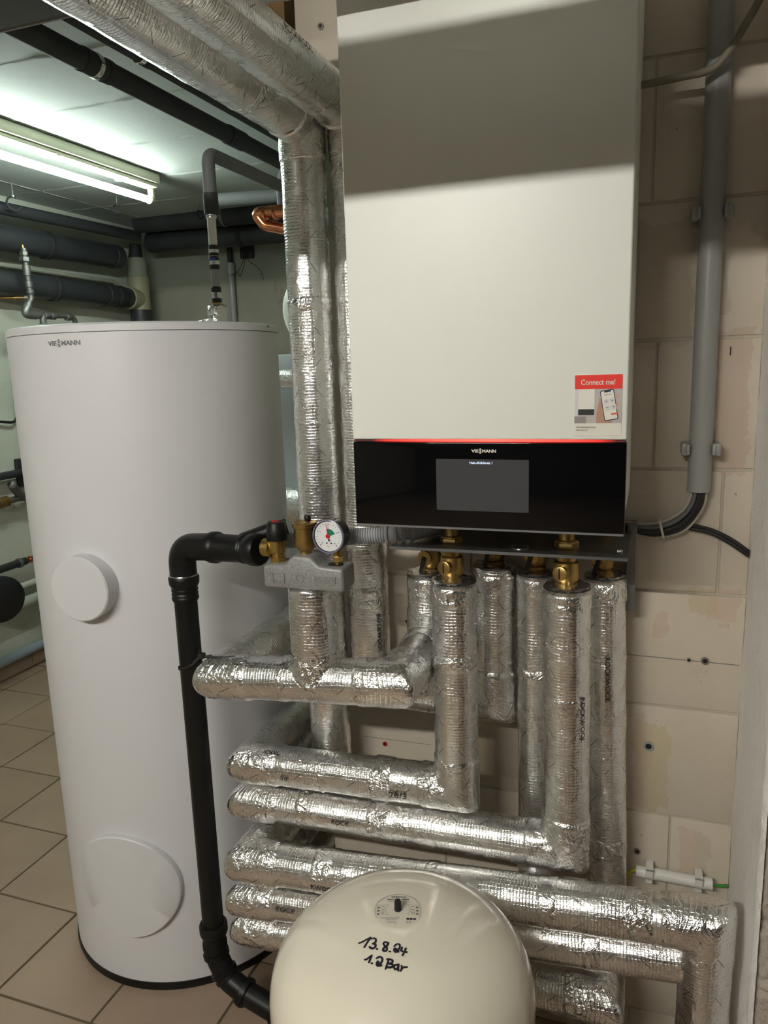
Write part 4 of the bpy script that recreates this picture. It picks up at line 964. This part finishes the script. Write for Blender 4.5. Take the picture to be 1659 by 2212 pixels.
# galvanised fitting chain
gv = thing('galvanised_pipework', 'galvanised valve and pipe fittings behind the tank at the left wall', 'pipe', (-2.9, 1.86, 1.75))
tube('pipe', fillet([(-2.9, 1.87, 2.17), (-2.9, 1.878, 1.98), (-2.9, 1.885, 1.93), (-2.9, 1.835, 1.885)], .04, 8), .014, 'galv', gv, 18)
lathe('brass_tip', [(0, 0), (.006, 0), (.006, .02), (0, .024)], 'brass', gv, (-2.9, 1.866, 2.165), (0, 0, 1), 12)
for (z, r, h) in ((2.135, .020, .02), (2.105, .026, .024)): hexa('nut', (-2.9, 1.87, z), r, h, 'galv', gv)
for (z, y_, h) in ((2.04, 1.874, .05), (1.985, 1.877, .03), (1.955, 1.88, .02)): cyl('coupling', (-2.9, y_, z), (-2.9, y_, z+h), .0185, 'galv', gv, 20)
tube('elbow', fillet([(-2.9, 1.86, 1.905), (-2.9, 1.825, 1.855), (-2.9, 1.90, 1.852)], .03, 8), .0205, 'galv', gv, 20)
tube('pipe', fillet([(-2.9, 1.88, 1.853), (-2.9, 2.17, 1.862), (-2.9, 2.20, 1.72)], .05, 8), .0135, 'galv', gv, 18)
for y_ in (1.895, 1.955, 2.0, 2.11): cyl('coupling', (-2.9, y_, 1.854), (-2.9, y_+.03, 1.855), .0185, 'galv', gv, 20)
cyl('tee', (-2.9, 1.945, 1.855), (-2.9, 1.945, 1.79), .0165, 'galv', gv, 20); hexa('nut', (-2.9, 1.945, 1.79), .023, .025, 'chrome', gv)
br = thing('pipe_bracket', 'black wall bracket with threaded rod beside the galvanised pipe', 'bracket', (-3.1, 1.83, 1.9))
box('plate', -3.126, -3.118, 1.80, 1.845, 1.86, 2.02, 'rubber', br, .004, 2); cyl('rod', (-3.12, 1.825, 1.945), (-2.95, 1.96, 1.945), .008, 'brassd', br); cyl('nut', (-2.99, 1.93, 1.945), (-2.955, 1.958, 1.945), .014, 'galv', br)
# empty pipe clips hanging from the ceiling
def hanger(label, x, y, z, r):
    t = thing('pipe_clip', label, 'bracket', (x, y, z)); cyl('rod', (x, y, z+r*.8), (x, y, ZC-.001), .0035, 'chrome', t, 10)
    tube('ring', [(x+r*math.cos(a)*.4, y+r*math.cos(a), z+r*math.sin(a)) for a in [math.radians(60+k*11) for k in range(26)]], .005, 'rubber', t, 10); hexa('nut', (x, y, z+r*.9), .008, .012, 'chrome', t)
hanger('empty open pipe clip on the ceiling under the fluorescent lamp', -2.62, 2.25, 2.385, .024)
hanger('pipe clip on the ceiling at the left edge', -2.86, 1.80, 2.36, .03)
hanger('pipe clip on the ceiling above the far dark pipes', -2.36, 2.62, 2.40, .02)
# far wall electrics
fg = thing('riser_conduit', 'grey conduit with black sleeve on the far wall', 'conduit', (-2.48, 3.11, 0))
cyl('tube', (-2.478, 3.112, .01), (-2.478, 3.112, 2.205), .020, 'pvc', fg); cyl('collar', (-2.478, 3.112, 2.14), (-2.478, 3.112, 2.207), .024, 'pvc', fg); cyl('sleeve', (-2.478, 3.112, 2.2), (-2.478, 3.112, 2.34), .016, 'rubber', fg)
jb = thing('junction_box', 'broken open junction box with loose wires on the far wall', 'box', (-2.36, 3.13, 2.28))
box('case', -2.41, -2.32, 3.115, 3.138, 2.225, 2.315, 'rubber', jb, .006, 2)
for k, P_ in enumerate([[(-2.37, 3.11, 2.27), (-2.38, 3.09, 2.20), (-2.44, 3.11, 2.14), (-2.47, 3.09, 2.13)], [(-2.35, 3.11, 2.27), (-2.34, 3.09, 2.21), (-2.28, 3.10, 2.16), (-2.25, 3.11, 2.09)], [(-2.36, 3.11, 2.26), (-2.37, 3.08, 2.17), (-2.41, 3.1, 2.12), (-2.43, 3.11, 2.15)]]):
    tube('wire', spline(P_, 8), .002, 'cap', jb, 6)
# things glimpsed between tank and riser
cb = thing('appliance_cabinet', 'grey blue appliance casing glimpsed between tank and foil riser', 'cabinet', (-1.12, 1.65, 0))
box('casing', -1.46, -.76, 1.40, 1.9, .02, 1.50, 'cabinet', cb, .008, 2); box('top_panel', -1.46, -.76, 1.39, 1.9, 1.545, 1.605, 'cabinet', cb, .006, 2); box('base', -1.44, -.78, 1.42, 1.88, .0005, .02, 'black', cb)
pipe_run('short horizontal foil pipe across the grey cabinet', [(-1.6, 1.34, 1.515), (-.76, 1.34, 1.515)], .036, 21, (), True, True)
pipe_run('crumpled foil bend low between tank and riser', [(-1.55, 1.30, 1.05), (-1.02, 1.30, 1.05), (-1.02, 1.30, .6)], .07, 22, (), True, True)
v2 = lathe('expansion_vessel', [(0, -.075), (.08, -.068), (.14, -.035), (.155, 0), (.14, .035), (.08, .068), (0, .075)], 'white', None, (-1.075, 1.34, 1.755), (.25, -1, 0), 40, True, None); tag(v2, 'pale flat round vessel half hidden behind the foil riser', 'vessel')
# services on the left wall below
ins_pipe('black hose clipped to the left wall', [(-3.09, .6, 1.05), (-3.08, 1.86, 1.06), (-3.09, 2.2, 1.14)], .020, 'rubber', (), .1, 'hose', 'hose')
tag(box('hose_clip', -3.126, -3.10, 1.865, 1.90, .98, 1.13, 'rubber', None, .005, 2), 'black clip plate holding the hose on the left wall', 'bracket')
vv = thing('shutoff_valve', 'dark brass shutoff valve on the left wall', 'valve', (-3.07, 1.7, .94))
tube('body', [(-3.07, 1.3, .925), (-3.07, 2.1, .935)], .016, 'galv', vv, 18); tube('bonnet', [(-3.07, 1.84, .93), (-3.05, 1.76, 1.01)], .022, 'galv', vv, 18); cyl('nut', (-3.07, 1.86, .932), (-3.07, 1.92, .933), .028, 'brassd', vv); cyl('nut', (-3.07, 1.68, .929), (-3.07, 1.74, .93), .028, 'brassd', vv); cyl('nut', (-3.055, 1.785, .985), (-3.045, 1.75, 1.02), .018, 'chrome', vv)
cw = thing('copper_pipe', 'copper pipe with black sleeve on the left wall', 'pipe', (-3.07, 1.7, .595))
cyl('sleeve', (-3.07, .8, .585), (-3.07, 1.81, .597), .020, 'rubber', cw); cyl('pipe', (-3.07, 1.80, .597), (-3.07, 2.6, .605), .0135, 'copper', cw); 
for y_ in (1.83, 1.87): cyl('press_ring', (-3.07, y_, .597), (-3.07, y_+.014, .5975), .019, 'copper', cw)
cyl('clamp', (-3.07, 1.755, .596), (-3.07, 1.775, .596), .026, 'galv', cw)
ins_pipe('white painted pipe low on the left wall', [(-3.085, .3, .36), (-3.085, 2.8, .384)], .030, 'leftwall'); ins_pipe('second white painted pipe just above it on the left wall', [(-3.10, .3, .445), (-3.10, 2.8, .469)], .018, 'leftwall')
ins_pipe('blue grey pipe on the skirting of the left wall', [(-3.08, .3, .115), (-3.08, 2.9, .115)], .026, simple('bluegrey', lin(140, 150, 160), .4), ((.46, .02, .031, 'chrome'),))
cable('thin black cable sagging on the left wall', [(-3.11, 1.2, 1.40), (-3.105, 1.75, 1.335), (-3.10, 1.90, 1.35), (-3.11, 1.92, 1.6)], .007, 'cap')
hwv = thing('handwheel', 'black round handwheel at the left edge low on the wall', 'valve', (-3.0, 1.56, .48))
lathe('disc', [(0, -.02), (.10, -.02), (.115, -.01), (.115, .01), (.10, .02), (0, .02)], 'cap', hwv, (-2.94, 1.50, .49), (1, -.35, 0), 32); cyl('stem', (-3.126, 1.60, .545), (-2.94, 1.50, .49), .02, 'galv', hwv)
for o in bpy.data.objects:
    if o.parent is None and o.type == 'MESH' and not o.get('label') and not o.get('kind'): print('UNLABELLED', o.name)
